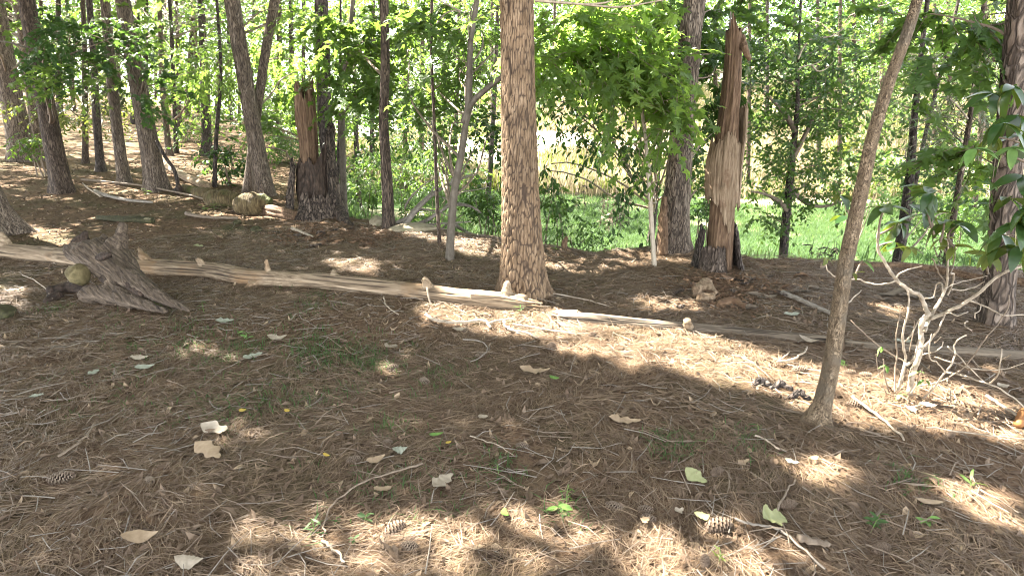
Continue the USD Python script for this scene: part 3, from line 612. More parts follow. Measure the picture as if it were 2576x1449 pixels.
fol(tE, 760, 40, 90, 60, 11, 1.0, 37, 'maple', 'leaf_shade', 0.095)
fol(tF, 780, 170, 90, 90, 11.2, 0.8, 52, 'maple', 'leaf_bright', 0.095)
fol(tF, 690, 330, 60, 70, 12, 1.0, 50, 'oval', fm, 0.10)
# sunlit maple right of the stump
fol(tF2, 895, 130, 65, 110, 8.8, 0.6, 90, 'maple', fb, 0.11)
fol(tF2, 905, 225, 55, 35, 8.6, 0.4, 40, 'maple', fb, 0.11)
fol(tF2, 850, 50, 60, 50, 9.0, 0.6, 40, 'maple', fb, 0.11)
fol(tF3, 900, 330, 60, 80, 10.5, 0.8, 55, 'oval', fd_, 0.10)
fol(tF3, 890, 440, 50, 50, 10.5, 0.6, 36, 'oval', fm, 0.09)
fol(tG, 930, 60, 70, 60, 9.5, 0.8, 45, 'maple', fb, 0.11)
# between slim oak and middle oak
fol(tH, 1085, 60, 70, 70, 7.0, 0.6, 34, 'maple', fb, 0.12)
fol(tH, 1090, 190, 60, 80, 7.2, 0.5, 24, 'maple', fb, 0.11)
fol(tH, 1110, 300, 45, 60, 7.2, 0.4, 16, 'oval', fm, 0.10)
fol(tI, 1180, 60, 90, 70, 7.4, 0.7, 46, 'oval', fm, 0.10)
fol(tI, 1220, 170, 60, 60, 7.6, 0.6, 36, 'oval', fb, 0.10)
fol(tI, 1215, 330, 50, 70, 8.0, 0.5, 44, 'oval', fd_, 0.10)
fol(tI, 1120, 120, 70, 80, 9.0, 0.8, 40, 'oval', fb, 0.10)
fol(tI, 1030, 140, 70, 110, 10.5, 1.0, 70, 'oval', fm, 0.10)
fol(tI, 1040, 290, 60, 60, 11, 1.0, 60, 'oval', fd_, 0.10)
# right of the middle oak: broad maple leaves in shade
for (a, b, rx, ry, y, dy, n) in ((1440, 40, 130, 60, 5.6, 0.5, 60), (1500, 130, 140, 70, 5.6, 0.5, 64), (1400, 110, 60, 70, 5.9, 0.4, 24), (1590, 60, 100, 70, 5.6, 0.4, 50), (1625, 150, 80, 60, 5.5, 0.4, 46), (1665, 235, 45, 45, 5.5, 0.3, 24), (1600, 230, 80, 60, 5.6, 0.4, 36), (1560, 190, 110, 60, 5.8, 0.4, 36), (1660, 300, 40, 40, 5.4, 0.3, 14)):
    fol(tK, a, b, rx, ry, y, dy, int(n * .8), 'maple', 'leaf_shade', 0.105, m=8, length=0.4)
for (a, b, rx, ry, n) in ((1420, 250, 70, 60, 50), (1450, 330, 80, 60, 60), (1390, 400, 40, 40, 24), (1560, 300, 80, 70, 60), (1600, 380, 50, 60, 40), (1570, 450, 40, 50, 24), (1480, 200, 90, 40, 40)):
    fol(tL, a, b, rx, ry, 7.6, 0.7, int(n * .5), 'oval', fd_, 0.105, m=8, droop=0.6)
fol(tJ, 1790, 180, 60, 120, 7.6, 0.5, 60, 'maple', fd_, 0.12)
fol(tJ, 1760, 340, 60, 70, 7.6, 0.6, 44, 'oval', fd_, 0.11)
fol(tJ, 1770, 60, 120, 60, 7.3, 0.6, 60, 'maple', fm, 0.12)
fol(tJ, 1770, 470, 35, 60, 7.8, 0.5, 34, 'oval', fm, 0.10)
# small tree right of the snag
for (a, b, rx, ry, n) in ((1950, 90, 110, 70, 90), (2060, 140, 120, 80, 110), (1950, 220, 90, 70, 90), (2080, 260, 110, 70, 100), (1930, 340, 70, 60, 60), (2050, 370, 100, 60, 80), (1930, 460, 80, 50, 60), (2060, 470, 90, 40, 44), (1930, 545, 60, 25, 24), (2150, 200, 70, 90, 60), (2120, 420, 60, 60, 44)):
    fol(tN, a, b, rx, ry, 8.8, 0.8, n, 'oval', fd_ if n % 4 else fm, 0.085, m=11, length=0.4, nb=2)
for a, b, c_ in (((1993, 400), (2030, 330), (2062, 265)), ((1985, 540), (1950, 500), (1890, 482)), ((1988, 470), (2060, 520), (2130, 500)), ((2000, 330), (1960, 270), (1920, 235))):
    w = [AT(*a, 8.6), AT(*b, 8.5), AT(*c_, 8.4)]; tN.B.append(tube(curve(w, 9), np.linspace(0.045, 0.012, 9), 7))
c = curve([AT(1166, 310, tI.y), AT(1185, 262, tI.y), AT(1215, 232, tI.y - 0.1), AT(1262, 195, tI.y - 0.15), AT(1330, 150, tI.y)], 14); tI.t.part('limb', tube(c, np.linspace(0.036, 0.018, 14), 9), 'bark_smooth')
# right edge
fol(tR1, 2420, 150, 80, 110, 8.4, 0.7, 90, 'slim', 'leaf_cedar', 0.09, m=18)
fol(tR1, 2380, 330, 80, 90, 8.6, 0.7, 70, 'slim', 'leaf_cedar', 0.09, m=18)
fol(tR2, 2290, 220, 80, 90, 9.4, 0.8, 70, 'oval', fm, 0.09)
fol(tR2, 2260, 420, 90, 80, 9.4, 0.8, 80, 'oval', fd_, 0.09)
fol(tR2, 2330, 520, 100, 60, 10, 0.8, 80, 'oval', fm, 0.09)
fol(tR3, 2420, 470, 80, 90, 10.5, 0.8, 90, 'oval', fm, 0.09)
fol(tR3, 2360, 60, 100, 60, 10, 0.8, 60, 'oval', fb, 0.09)
fol(tO, 2480, 40, 110, 50, 4.6, 0.3, 26, 'maple', fm, 0.12)
fol(tO, 2400, 30, 70, 30, 4.4, 0.3, 14, 'maple', fm, 0.12)
fol(tO, 2490, 370, 70, 40, 4.2, 0.25, 14, 'maple', fb, 0.11)
fol(tO, 2560, 520, 40, 60, 5.5, 0.3, 16, 'oval', fd_, 0.11)

# shrubs at the edge of the meadow and on the slope: stems and leaves from the ground
def shrub(label, px, py, rx, ry, y, n, mat, size, kind='oval', group=None, stems=5, m=10, name='leafy_shrub'):
    r = np.random.default_rng(int(px * 5 + py))
    c = AT(px, py, y); s = pxm(c); b = np.array([c[0], y, float(height(c[0], y))])
    t = Thing(name, label, 'shrub', b, group)
    top = c + [0, 0, ry * s * 0.5]; st = []
    tips = c + unit(r.normal(size=(stems, 3))) * [rx * s * 0.7, rx * s * 0.5, ry * s * 0.7]
    for q in tips: st.append(tube(curve([b + r.normal(0, 0.05, 3) * [1, 1, 0], (b + q) / 2 + r.normal(0, 0.08, 3), q], 7), np.linspace(0.016, 0.005, 7), 5))
    t.part('stems', cat_(st), 'twig_brown', kind='stuff')
    R = np.array([rx * s, rx * s * 0.6, ry * s])
    k = max(4, n // 7); hub = unit(r.normal(size=(k, 3))) * r.uniform(0, 1, (k, 1)) ** 0.45 * R
    p = c + hub[r.integers(0, k, n)] + r.normal(0, 0.16, (n, 3)) * [1, 1, 0.6]
    p[:, 2] = np.maximum(p[:, 2], height(p[:, 0], p[:, 1]) + 0.05)
    base, d, nn, sz, ta, tb = sprays(r, p, m, size, kind, 0.35, droop=0.3)
    t.part('foliage', leaves(kind, base, d, nn, sz), mat, kind='stuff', smooth=False)
for a in (('dark glossy shrub at the foot of the leaning oak, left side', 575, 400, 45, 55, 11.6, 60, fd_, 0.12), ('dense green bush behind the pile of dead grey branches', 1080, 450, 100, 110, 12.5, 200, fm, 0.09), ('dark green bush close left of the middle oak', 1220, 510, 40, 80, 8.6, 80, fm, 0.09),
          ('bush with broad leaves low beside the right side of the middle oak', 1385, 500, 32, 60, 8.3, 34, fm, 0.10), ('low dark weed clump at the edge of the bank right of the middle oak', 1450, 592, 40, 20, 8.0, 34, fm, 0.07), ('pale green bush in the hollow behind the slim oak', 1010, 400, 70, 60, 16, 120, fb, 0.10),
          ('bush behind the thin trunk right of the broken stump', 920, 440, 60, 70, 13, 110, fm, 0.10), ('thicket of small leaves behind the leaning tan trunk', 2180, 440, 80, 70, 13, 110, fm, 0.09), ('leafy bush at the meadow edge left of the dark pine', 2400, 540, 80, 50, 12, 80, fm, 0.09),
          ('bush behind the hollow oak on the meadow', 1780, 520, 40, 50, 10, 60, fd_, 0.09), ('young leafy shrub on the slope between the grey oak and the leaning oak', 470, 325, 40, 25, 20, 40, fm, 0.11), ('small shrub right beside the broad left trunk', 95, 360, 28, 40, 11.5, 26, fb, 0.10), ('bush far behind the mossy log in the valley', 720, 360, 60, 60, 16, 120, fm, 0.10)):
    shrub(*a)
for k, (px, y) in enumerate(((1470, 58), (1570, 55), (1720, 36), (1840, 30), (1900, 36), (1990, 44), (2080, 38), (2160, 30), (2240, 40), (2330, 34), (2430, 30), (2520, 40), (1250, 34), (1130, 40), (1010, 36), (880, 34), (790, 42))):
    p = AT(px, 300, y); z = float(height(p[0], p[1])) + 0.8; vy = 724.5 + FPX * ((EYE[2] - z) / y * CP - SP) / (CP + (EYE[2] - z) / y * SP)
    shrub(('leafy' if k % 4 < 2 else 'dark' if k % 4 == 2 else 'yellowish') + (' round' if k % 3 == 0 else ' spreading' if k % 3 == 1 else ' low') + f' scrub bush far across the meadow, {between(px)[1]}', px, vy, 1.6 / pxm(p), 1.0 / pxm(p), y, 90, [fb, fm, fd_, fg][k % 4], 0.2, kind='quad', group='scrub bushes on the far slope', name='scrub_bush')

# ------------------------------------------------------------------ the wood's canopy overhead, with the gaps that let the sun through
def gpoly(*px): return Polygon([tuple(G(*q)[:2]) for q in px])
GAPS = [gpoly((1085, 765), (1250, 772), (1400, 770), (1640, 815), (1900, 880), (2060, 930), (2300, 965), (2590, 1050), (2590, 1120), (2150, 1060), (1900, 980), (1560, 900), (1300, 850), (1085, 800)),
        gpoly((690, 1310), (880, 1290), (960, 1380), (1000, 1460), (640, 1460)), gpoly((1750, 1340), (1900, 1320), (2020, 1400), (2000, 1470), (1640, 1470)), gpoly((1080, 1350), (1320, 1300), (1500, 1370), (1700, 1400), (1600, 1470), (1150, 1470)),
        gpoly((2380, 1240), (2500, 1230), (2590, 1300), (2590, 1360)), gpoly((2030, 1190), (2130, 1175), (2160, 1215), (2060, 1225)), gpoly((840, 660), (930, 655), (960, 685), (870, 685)), gpoly((470, 525), (700, 535), (720, 550), (520, 545)),
        gpoly((1130, 605), (1260, 612), (1260, 640), (1170, 640)), gpoly((1370, 630), (1520, 640), (1500, 652), (1375, 645)), gpoly((1600, 640), (1730, 645), (1740, 665), (1620, 665)), gpoly((1640, 755), (1790, 765), (1800, 785), (1660, 785)),
        gpoly((0, 720), (55, 735), (60, 775), (0, 775)), gpoly((80, 570), (170, 590), (160, 620), (90, 600)), gpoly((480, 880), (580, 885), (590, 905), (500, 905)), gpoly((580, 1085), (640, 1085), (640, 1120), (560, 1110))]
LITBALLS = [(AT(420, 90, 11.5), 0.5), (AT(720, 110, 12.5), 0.9), (AT(760, 170, 11.2), 0.6), (AT(60, 50, 12), 0.4), (AT(1500, 60, 5.6), 0.35), (AT(1690, 110, 5.4), 0.3), (AT(1420, 100, 5.9), 0.3), (AT(1180, 60, 7.4), 0.5), (AT(1040, 150, 10.5), 0.8), (AT(890, 150, 8.5), 0.75), (AT(890, 225, 8.2), 0.5), (AT(965, 330, tG.y), 0.5), (AT(330, 330, tD.y), 0.7), (AT(2300, 850, 2.95), 0.35), (AT(2250, 760, 2.95), 0.3), (AT(1075, 100, 7), 0.5), (AT(1780, 430, 5.6), 0.22)]
crng = np.random.default_rng(5)
def project(p):
    z = 0.0
    for _ in range(3):
        q = p - SUN[None] * ((p[:, 2] - z) / SUN[2])[:, None]; z = height(q[:, 0], q[:, 1])
    return q
NC = 25500
g = np.stack([crng.uniform(-11, 9, NC), crng.uniform(-1, 11.5, NC)], 1)
g[17000:] = np.stack([crng.uniform(-26, -2, NC - 17000), crng.uniform(10.5, 34, NC - 17000)], 1)
hh = crng.uniform(5.6, 10.2, NC) + np.where(g[:, 1] > 10.5, 1.0, 0)
cp = np.concatenate([g, 0 * hh[:, None]], 1) + SUN[None] * (hh / SUN[2])[:, None]
clump = noise(np.concatenate([g * 0.9, 0 * hh[:, None]], 1), 8)
keep = (cp[:, 2] > 1.6 + 0.1637 * cp[:, 1] + 0.7) & (crng.uniform(0, 1, NC) < 0.8 + 0.5 * clump) & (crng.uniform(0, 1, NC) < (1 - 0.42 * smooth(5, 7.5, g[:, 1])) * np.where(np.arange(NC) < 17000, 1 - 0.6 * smooth(8.5, 11.5, g[:, 1]), 1.0))
cp = cp[keep]
base, d, nn, sz, ta, tb = sprays(crng, cp, 14, 0.17, 'quad', 0.9, droop=0.25)
q = project(base)
gone = np.zeros(len(base), bool)
edge = 0.10 * crng.normal(size=len(base))
for kP, P in enumerate(GAPS):
    gone |= shapely.contains_xy(P.buffer(0.10), q[:, 0], q[:, 1]) & (crng.uniform(0, 1, len(base)) < (0.88 if kP in (1, 2, 3) else 0.995))
for c, R in LITBALLS:
    w = base - c; s = w @ SUN; gone |= (np.linalg.norm(w - s[:, None] * SUN, axis=1) < R) & (s > 0)
gone |= base[:, 2] < 1.6 + 0.1637 * base[:, 1] + 0.35
host = [t for t in TREES if t not in FAR and t.c[-1, 2] > 5.5]
tops = np.array([t.c[-1] * [1, 1, 0.75] for t in host])
own = np.argmin(np.linalg.norm(cp[:, None, :2] - tops[None, :, :2], axis=2), 1)
for k, t in enumerate(host):
    mine = np.nonzero(own == k)[0]
    if not len(mine): continue
    lv = (np.repeat(own, 14) == k) & ~gone
    t.L.setdefault((['leaf_maple', 'leaf_bright', 'leaf_dark'][k % 3], 'quad'), []).append((base[lv], d[lv], nn[lv], sz[lv]))
    for q_ in mine[::25]: t.limb(cp[q_], seed=int(q_), r=0.02)
for t in TREES: t.finish('twig_grey' if t in (tR1,) else 'twig_brown')

# ------------------------------------------------------------------ logs and dead wood
def lying(pts, n=60, sink=0.8):
    """Centre line and radii of something round that lies on the ground, from (px, py, width) along its middle."""
    c, r = [], []
    for px, py, w in pts:
        p = G(px, py + w * 0.42); rad = w / 2 * pxm(p)
        c.append(p + [0, rad * 0.6, rad * sink]); r.append(rad)
    cr = curve(np.hstack([np.array(c), np.array(r)[:, None]]), n)
    return cr[:, :3], cr[:, 3]
def wood_bump(seed, amp=0.10, along=1.2, across=2.0):
    def f(th, k, p):
        q = np.stack([np.cos(th) * across, np.sin(th) * across, k * along / 12], -1)
        g = np.stack([np.cos(th) * across * 5, np.sin(th) * across * 5, k * along / 22], -1)
        f.crack = smooth(0.585, 0.66, fbm(g * [1.5, 1.5, 0.6], 2, seed + 5))
        return 1 + amp * 2 * (fbm(q, 3, seed) - 0.5) + amp * 1.5 * (fbm(g, 3, seed + 2) - 0.5) - amp * 1.3 * f.crack
    return f
def cracked(path, f):
    UsdGeom.PrimvarsAPI(stage.GetPrimAtPath(path)).CreatePrimvar('crack', Sdf.ValueTypeNames.FloatArray, 'vertex').Set(Vt.FloatArray.FromNumpy(np.concatenate([f.crack.ravel(), [0, 0]]).astype(np.float32)))
def stub(base, tip, r0, r1, seed):
    c = curve([base, (np.asarray(base) + tip) / 2 + np.random.default_rng(seed).normal(0, 0.008, 3), tip], 10)
    return tube(c, np.linspace(r0, r1, 10) * (1 + 0.12 * np.sin(np.arange(10) * 1.7 + seed)), 14, wood_bump(seed, 0.14))
def splinters(at, d, n, spread, L, seed, r=0.012):
    g = np.random.default_rng(seed); out = []
    d = unit(np.asarray(d, float))
    for _ in range(n):
        o = at + g.normal(0, 1, 3) * spread; ln = L * g.uniform(0.4, 1.2); e = o + d * ln + g.normal(0, 0.05, 3) * ln
        out.append(tube(np.array([o - d * 0.12, (o + e) / 2, e]), [r * 1.2, r, 0.002], 5))
    return out
c, r = lying([(-140, 606, 40), (0, 630, 42), (100, 641, 44), (180, 650, 46), (345, 671, 46), (450, 676, 44), (540, 683, 45), (650, 700, 44), (750, 705, 42), (900, 718, 42), (1000, 728, 42), (1075, 737, 44), (1150, 747, 46), (1250, 757, 46), (1325, 763, 42)], 240, sink=.66)
lg = Thing('fallen_log', 'long pale weathered log with branch knobs, lying from the left edge to the middle oak', 'log', c[len(c) // 2])
wb = wood_bump(3, 0.09); cracked(lg.part('log_body', tube(c, r, 64, wb), 'log_wood'), wb)
def on(px): k = int(np.argmin(np.abs(1288 + FPX * c[:, 0] / (c[:, 1] * CP - (c[:, 2] - 1.6) * SP) - px))); return c[k], r[k]
for px, dx, dz, dy, r0, r1 in ((520, -0.05, 0.12, -0.02, .045, .03), (672, 0.0, 0.17, 0.02, .035, .02), (655, -0.10, -0.06, -0.13, .05, .03), (375, -0.10, 0.20, 0.05, .05, .008), (352, -0.12, -0.04, -0.12, .04, .03), (1085, -0.03, 0.13, -0.03, .055, .04), (1268, 0.02, 0.14, 0.03, .055, .04), (845, -0.05, 0.10, 0.08, .05, .02), (18, -0.02, 0.2, 0.0, .06, .03)):
    p, rr = on(px); lg.part('branch_stub', bones([[(p + [0.02, 0, 0], r0 * 1.15), (p + np.array([dx, dy, dz]) * .55, r0 * .85), (p + [dx, dy, dz], r1 * .75)], [(p + np.array([dx, dy, dz]) * .5, r0 * .6), (p + np.array([dx - .02, dy, dz * .95]), r1 * .4)]], .012, .014, stretch((dx, dy, dz), .3), px, 28.0, 4), 'log_wood')
p, rr = on(1300); d_ = unit(c[-1] - c[-12])
for q in range(16):
    g_ = np.random.default_rng(q + 90); o = c[-22 + q % 9] + np.array([0, -0.06 + 0.012 * (q % 7), -0.055 + 0.0075 * q]); e = c[-1] + d_ * g_.uniform(-.04, .16) + np.array([0, -0.055 + 0.014 * (q % 7), -0.06 + 0.0065 * q]) + g_.normal(0, .008, 3)
    lg.part('splinter', tube(np.array([o, (o * .6 + e * .4) + g_.normal(0, .006, 3), (o * .25 + e * .75) + g_.normal(0, .006, 3), e]), [.022, .02, .014, .003], 5), 'log_wood', smooth=False)
p = on(1078)[0]
lg.part('hanging_twig', tube(curve([p + [-0.01, -0.08, 0.08], p + [0.01, -0.13, 0.0], p + [0.045, -0.16, -0.09]], 8), 0.008, 6), 'twig_pale')
c2, r2 = lying([(1402, 792, 14), (1425, 795, 30), (1500, 801, 31), (1600, 811, 28), (1700, 819, 26), (1850, 832, 26), (2000, 846, 26), (2090, 855, 24)], 120, sink=0.4)
l2 = Thing('broken_log', 'partly sunlit continuation of the pale log, right of the middle oak', 'log', c2[60])
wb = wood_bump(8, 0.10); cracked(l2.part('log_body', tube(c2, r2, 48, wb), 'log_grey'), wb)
for q in range(6):
    g_ = np.random.default_rng(q + 40); k0 = 2 + q; o = c2[k0 + 6] + [0, -0.03 + 0.02 * q, 0.02 + 0.01 * g_.normal()]; e = c2[0] + [-0.08 * g_.uniform(0, 1), 0.02 * g_.normal(), 0.03 * g_.uniform(0, 1) + 0.01]
    l2.part('splinter', tube(np.array([o, (o + e) / 2, e]), [0.02, 0.015, 0.003], 5), 'log_wood')
k = 62; l2.part('branch_stub', stub(c2[k], c2[k] + [-0.04, -0.07, 0.09], .04, .025, 5), 'log_wood')
c3, r3 = lying([(2128, 862, 20), (2300, 876, 28), (2450, 884, 32), (2700, 902, 36)], 80, sink=0.25)
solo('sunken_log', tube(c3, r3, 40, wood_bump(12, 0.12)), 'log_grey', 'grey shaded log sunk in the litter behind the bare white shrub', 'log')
c4, r4 = lying([(2150, 668, 14), (2250, 668, 18), (2340, 676, 20), (2464, 699, 22), (2620, 716, 24)], 80, sink=0.6)
solo('rotting_log', tube(c4, r4, 32, wood_bump(14, 0.22)), 'rot_wood', 'thin reddish rotting log along the meadow edge, running behind the dark pine', 'log')
# the rotten moss-grown log left of the stump
ml = Thing('mossy_log', 'rotten log under golden moss broken into round lumps, left of the broken stump', 'log', G(600, 530))
for nm, pts_, am in (('log_lump', [(676, 519, 40), (656, 514, 54), (632, 514, 60), (610, 516, 54), (599, 521, 34)], 0.16), ('log_lump', [(606, 511, 26), (585, 504, 40), (560, 500, 47), (540, 499, 47), (526, 501, 30)], 0.16), ('log_lump', [(534, 496, 22), (520, 490, 34), (504, 487, 32), (492, 485, 20)], 0.16), ('log_lump', [(500, 484, 18), (480, 478, 22), (462, 472, 16)], 0.2)):
    cc, rr = lying(pts_, 40, sink=0.7)
    ml.part(nm, tube(cc, rr, 44, lambda th, k, p, am=am: 1 + am * 2 * (fbm(p * 6, 4, 3) - 0.5) + 0.18 * (fbm(np.stack([k * .9, np.cos(th) * .8, np.sin(th) * .8], -1), 3, 8) - 0.5) + 0.05 * np.sin(k * 0.7 + 3 * noise(p * 4, 3)) + 0.16 * (fbm(p * 26, 3, 6) - 0.5)), 'moss_log')
cc, rr = lying([(665, 524, 30), (690, 530, 34), (715, 534, 36), (745, 542, 30)], 30, sink=.45); ml.part('rotten_end', tube(cc, rr, 30, wood_bump(61, .2)), 'rot_wood')
cc, rr = lying([(520, 470, 22), (480, 453, 20), (440, 432, 18), (405, 402, 14)], 50, sink=0.8)
solo('fallen_tree', tube(cc, rr, 20, wood_bump(33, 0.15)), 'log_wood', 'thin pale fallen trunk on the slope running back from the mossy log', 'log')
cc, rr = lying([(245, 548, 12), (290, 551, 16), (340, 553, 18), (384, 556, 16)], 40, sink=0.7)
solo('moss_covered_log', tube(cc, rr, 24, wood_bump(35, 0.2)), 'moss', 'short dark log overgrown with green moss, beyond the driftwood stump', 'log')

# weathered root stump
yd = 4.75
ch = [[(AT(186, 632, 4.95), .085), (AT(225, 640, 4.9), .13), (AT(270, 660, 4.85), .15), (AT(318, 694, 4.7), .11), (AT(370, 727, 4.5), .066), (AT(425, 758, 4.35), .036), (AT(474, 781, 4.2), .010)],
      [(AT(270, 660, 4.85), .13), (AT(288, 632, 4.9), .10), (AT(301, 600, 4.95), .062), (AT(308, 568, 4.97), .03)], [(AT(316, 640, 4.88), .05), (AT(326, 680, 4.78), .06), (AT(344, 702, 4.7), .03)],
      [(AT(288, 650, 4.85), .10), (AT(318, 665, 4.8), .085), (AT(338, 690, 4.75), .05)], [(AT(235, 645, 4.9), .10), (AT(252, 612, 5.0), .06), (AT(262, 596, 5.05), .03)], [(AT(196, 628, 4.92), .06), (AT(225, 612, 4.95), .03)],
      [(AT(222, 740, 4.6), .075), (AT(290, 742, 4.55), .085), (AT(350, 762, 4.4), .055), (AT(415, 784, 4.2), .014)], [(AT(300, 690, 4.75), .10), (AT(285, 740, 4.55), .07)]]
rs = Thing('root_stump', 'weathered root stump with a pointed horn and long tail root in front of the log', 'stump', G(290, 775))
rs.part('root_wood', bones(ch, 0.014, 0.026, stretch((0.75, -0.2, -0.6), 0.10), 4, 26.0, 5), 'drift_wood')
rs.part('dark_knob', bones([[(AT(192, 618, 4.95), .045), (AT(208, 602, 5.0), .05), (AT(214, 588, 5.0), .025)], [(AT(208, 602, 5.0), .045), (AT(180, 612, 5.05), .02)]], 0.014, 0.02, None, 6, 30.0), 'dark_rot', label='dark crumbling knob at the top left')
for nm_, a_, b_, rr_ in ((0, (262, 700), (300, 722), .035), (1, (250, 648), (276, 640), .03), (2, (318, 712), (356, 740), .03)):
    rs.part('dark_hollow', bones([[(AT(*a_, 4.66 - .05 * nm_), rr_), (AT((a_[0] + b_[0]) / 2, (a_[1] + b_[1]) / 2, 4.63 - .07 * nm_), rr_ * 1.1), (AT(*b_, 4.58 - .07 * nm_), rr_ * .6)]], .012, .012, None, nm_, 30.0), 'dark_rot')
solo('yellow_stone', rock(AT(196, 692, 4.7), (.10, .09, .10), 3), 'rock_yellow', 'rounded yellowish stone wedged under the left end of the root stump', 'stone')
solo('dark_root', bones([[(G(135, 745, .05), .05), (G(180, 738, .06), .05), (G(235, 745, .04), .04), (G(262, 752, .03), .02)], [(G(150, 752, .04), .04), (G(120, 762, .02), .03)]], 0.018, 0.02, stretch((1, 0, 0), .3), 9, 22.0), 'dark_rot', 'dark rotten root lump on the ground left below the root stump', 'root')

# --- tall broken stump left of the middle (reddish splintered column, bark round the foot)
def prof(rows, y):
    """Centre and radius against height from rows (py, left px, right px) at distance y."""
    z = np.array([AT((a + b) / 2, py, y)[2] for py, a, b in rows]); x = np.array([AT((a + b) / 2, py, y)[0] for py, a, b in rows])
    rd = np.array([(b - a) / 2 * pxm(AT(a, py, y)) for py, a, b in rows]); o = np.argsort(z)
    z, x, rd = z[o], x[o], rd[o]
    return (lambda Z: np.stack([np.interp(Z, z, x), np.full(np.shape(Z), y)], -1)), (lambda Z, TH: np.interp(Z, z, rd)), (lambda py: float(AT(1288, py, y)[2]))
def jag(base, amp, seed, fr=5.0):
    return lambda TH: base + amp * 2 * (fbm(np.stack([TH * fr, 0 * TH, 0 * TH], -1), 3, seed) - 0.5) + amp * 1.4 * (noise(np.stack([TH * fr * 4, 0 * TH, 0 * TH], -1), seed + 1) - 0.5)
bF = G(800, 552); yF = bF[1] + 0.35
sF = Thing('broken_stump', 'tall splintered stump with a reddish wood column and thick bark round its dark hollow foot', 'stump', bF)
cF, rF, zF = prof([(196, 745, 787), (225, 743, 788), (308, 748, 795), (350, 755, 797), (394, 757, 799), (470, 762, 804), (560, 762, 810)], yF)
sF.part('wood_column', shell(cF, rF, -math.pi, math.pi, lambda TH: jag(zF(222), 0.16, 5, 3.0)(TH) + 0.10 * np.cos(TH * 3 + 1.2), lambda TH: 0 * TH + zF(480), 0.10, 64, 60, 0.035, 7, 1.0, (9, 0.7)), 'rot_wood')
cF, rF, zF = prof([(380, 748, 826), (450, 744, 838), (520, 736, 848), (565, 730, 856)], yF)
sF.part('hollow_core', shell(cF, lambda Z, TH: rF(Z, TH) * (0.74 + .10 * np.sin(TH * 3 + Z * 6)), -math.pi, math.pi, jag(zF(400), 0.10, 8, 0.8), lambda TH: 0 * TH + zF(575), 0.12, 56, 40, 0.05, 9, 1.0, (6, 3)), 'dark_rot')
cF, rF, zF = prof([(300, 770, 838), (380, 765, 841), (438, 755, 846), (513, 736, 860), (545, 722, 874), (575, 712, 888)], yF)
sF.part('bark_slab', shell(cF, rF, -0.75, 1.3, lambda TH: zF(316) - 0.15 * np.clip(-TH, 0, 1) + jag(0, 0.05, 3)(TH), lambda TH: 0 * TH + zF(585), 0.07, 30, 70, 0.035, 11, 1.0, (9, 4)), 'bark_stump', label='tall bark slab on the right side')
sF.part('inner_wood', shell(cF, lambda Z, TH: rF(Z, TH) * 0.82, -1.55, -0.1, lambda TH: zF(338) - 0.40 * np.clip(-TH - 0.5, 0, 1.2) + jag(0, 0.07, 13)(TH), lambda TH: 0 * TH + zF(500), 0.06, 26, 50, 0.04, 15, 1.0, (9, 2)), 'dark_rot')
sF.part('bark_slab', shell(cF, lambda Z, TH: rF(Z, TH) * 0.98, -2.1, -0.7, jag(zF(482), 0.08, 21), lambda TH: 0 * TH + zF(585), 0.06, 20, 40, 0.035, 17, 1.0, (9, 4)), 'bark_stump', label='low rounded bark slab at the front')
cF, rF, zF = prof([(390, 736, 790), (453, 729, 800), (527, 722, 830), (585, 714, 850)], yF)
sF.part('bark_slab', shell(cF, rF, -3.4, -1.95, lambda TH: zF(408) - .12 * np.clip(TH + 2.6, 0, 1) + jag(0, 0.08, 25, 3)(TH), lambda TH: 0 * TH + zF(585), 0.06, 22, 46, 0.035, 19, 1.0, (9, 4)), 'bark_stump', label='left bark slab with a pointed top')
sF.part('root', bones([[(AT(850, 530, yF - .1), .10), (G(868, 560, .04), .07), (G(886, 572, .0), .03)]], 0.025, 0.02, None, 5, 20.0), 'bark_stump')

# --- tall rotten snag right of the middle
bM = G(1802, 690); yM = bM[1] + 0.22
sM = Thing('tall_snag', 'tall rotten snag with a pale peeling shell, pointed top and bark flaps at its foot', 'snag', bM)
cM, rM, zM = prof([(40, 1830, 1858), (80, 1828, 1866), (185, 1821, 1864), (280, 1812, 1858), (351, 1799, 1856), (420, 1793, 1854), (520, 1788, 1846), (600, 1780, 1843), (700, 1780, 1838)], yM)
sM.part('heartwood', shell(cM, rM, -math.pi, math.pi, lambda TH: zM(82) + 0.16 * np.exp(-((TH + 1.9) / 0.5) ** 2) + jag(0, 0.03, 4)(TH), lambda TH: 0 * TH + zM(705), 0.10, 64, 150, 0.022, 31, 1.2, (10, 1.2)), 'rot_wood')
cS, rS, zS = prof([(310, 1795, 1862), (351, 1790, 1862), (408, 1777, 1862), (470, 1774, 1860), (575, 1779, 1858)], yM)
sM.part('pale_shell', shell(cS, lambda Z, TH: rS(Z, TH) * (1 - 0.06 * np.cos(TH + math.pi / 2)), -3.25, -0.15, lambda TH: zS(345) + 0.06 * np.sin(TH * 3) + jag(0, 0.05, 41)(TH), lambda TH: zS(500) - 0.30 * np.exp(-((TH + 1.55) / 0.45) ** 2) - 0.12 * np.exp(-((TH + 0.4) / 0.25) ** 2) + jag(0, 0.05, 43, 6)(TH), 0.025, 60, 70, 0.016, 33, 1.4, (14, 3)), 'pale_wood', label='pale peeling outer wood with a ragged lower edge')
cR, rR, zR = prof([(262, 1806, 1880), (327, 1800, 1877), (422, 1795, 1865), (535, 1786, 1856)], yM)
sM.part('wood_slab', shell(cR, rR, -0.75, 0.7, lambda TH: zR(270) + jag(0, 0.03, 45)(TH), lambda TH: zR(520) + jag(0, 0.05, 46)(TH), 0.04, 24, 70, 0.014, 35, 1.0, (14, 2)), 'pale_wood', label='tall slab split off on the right')
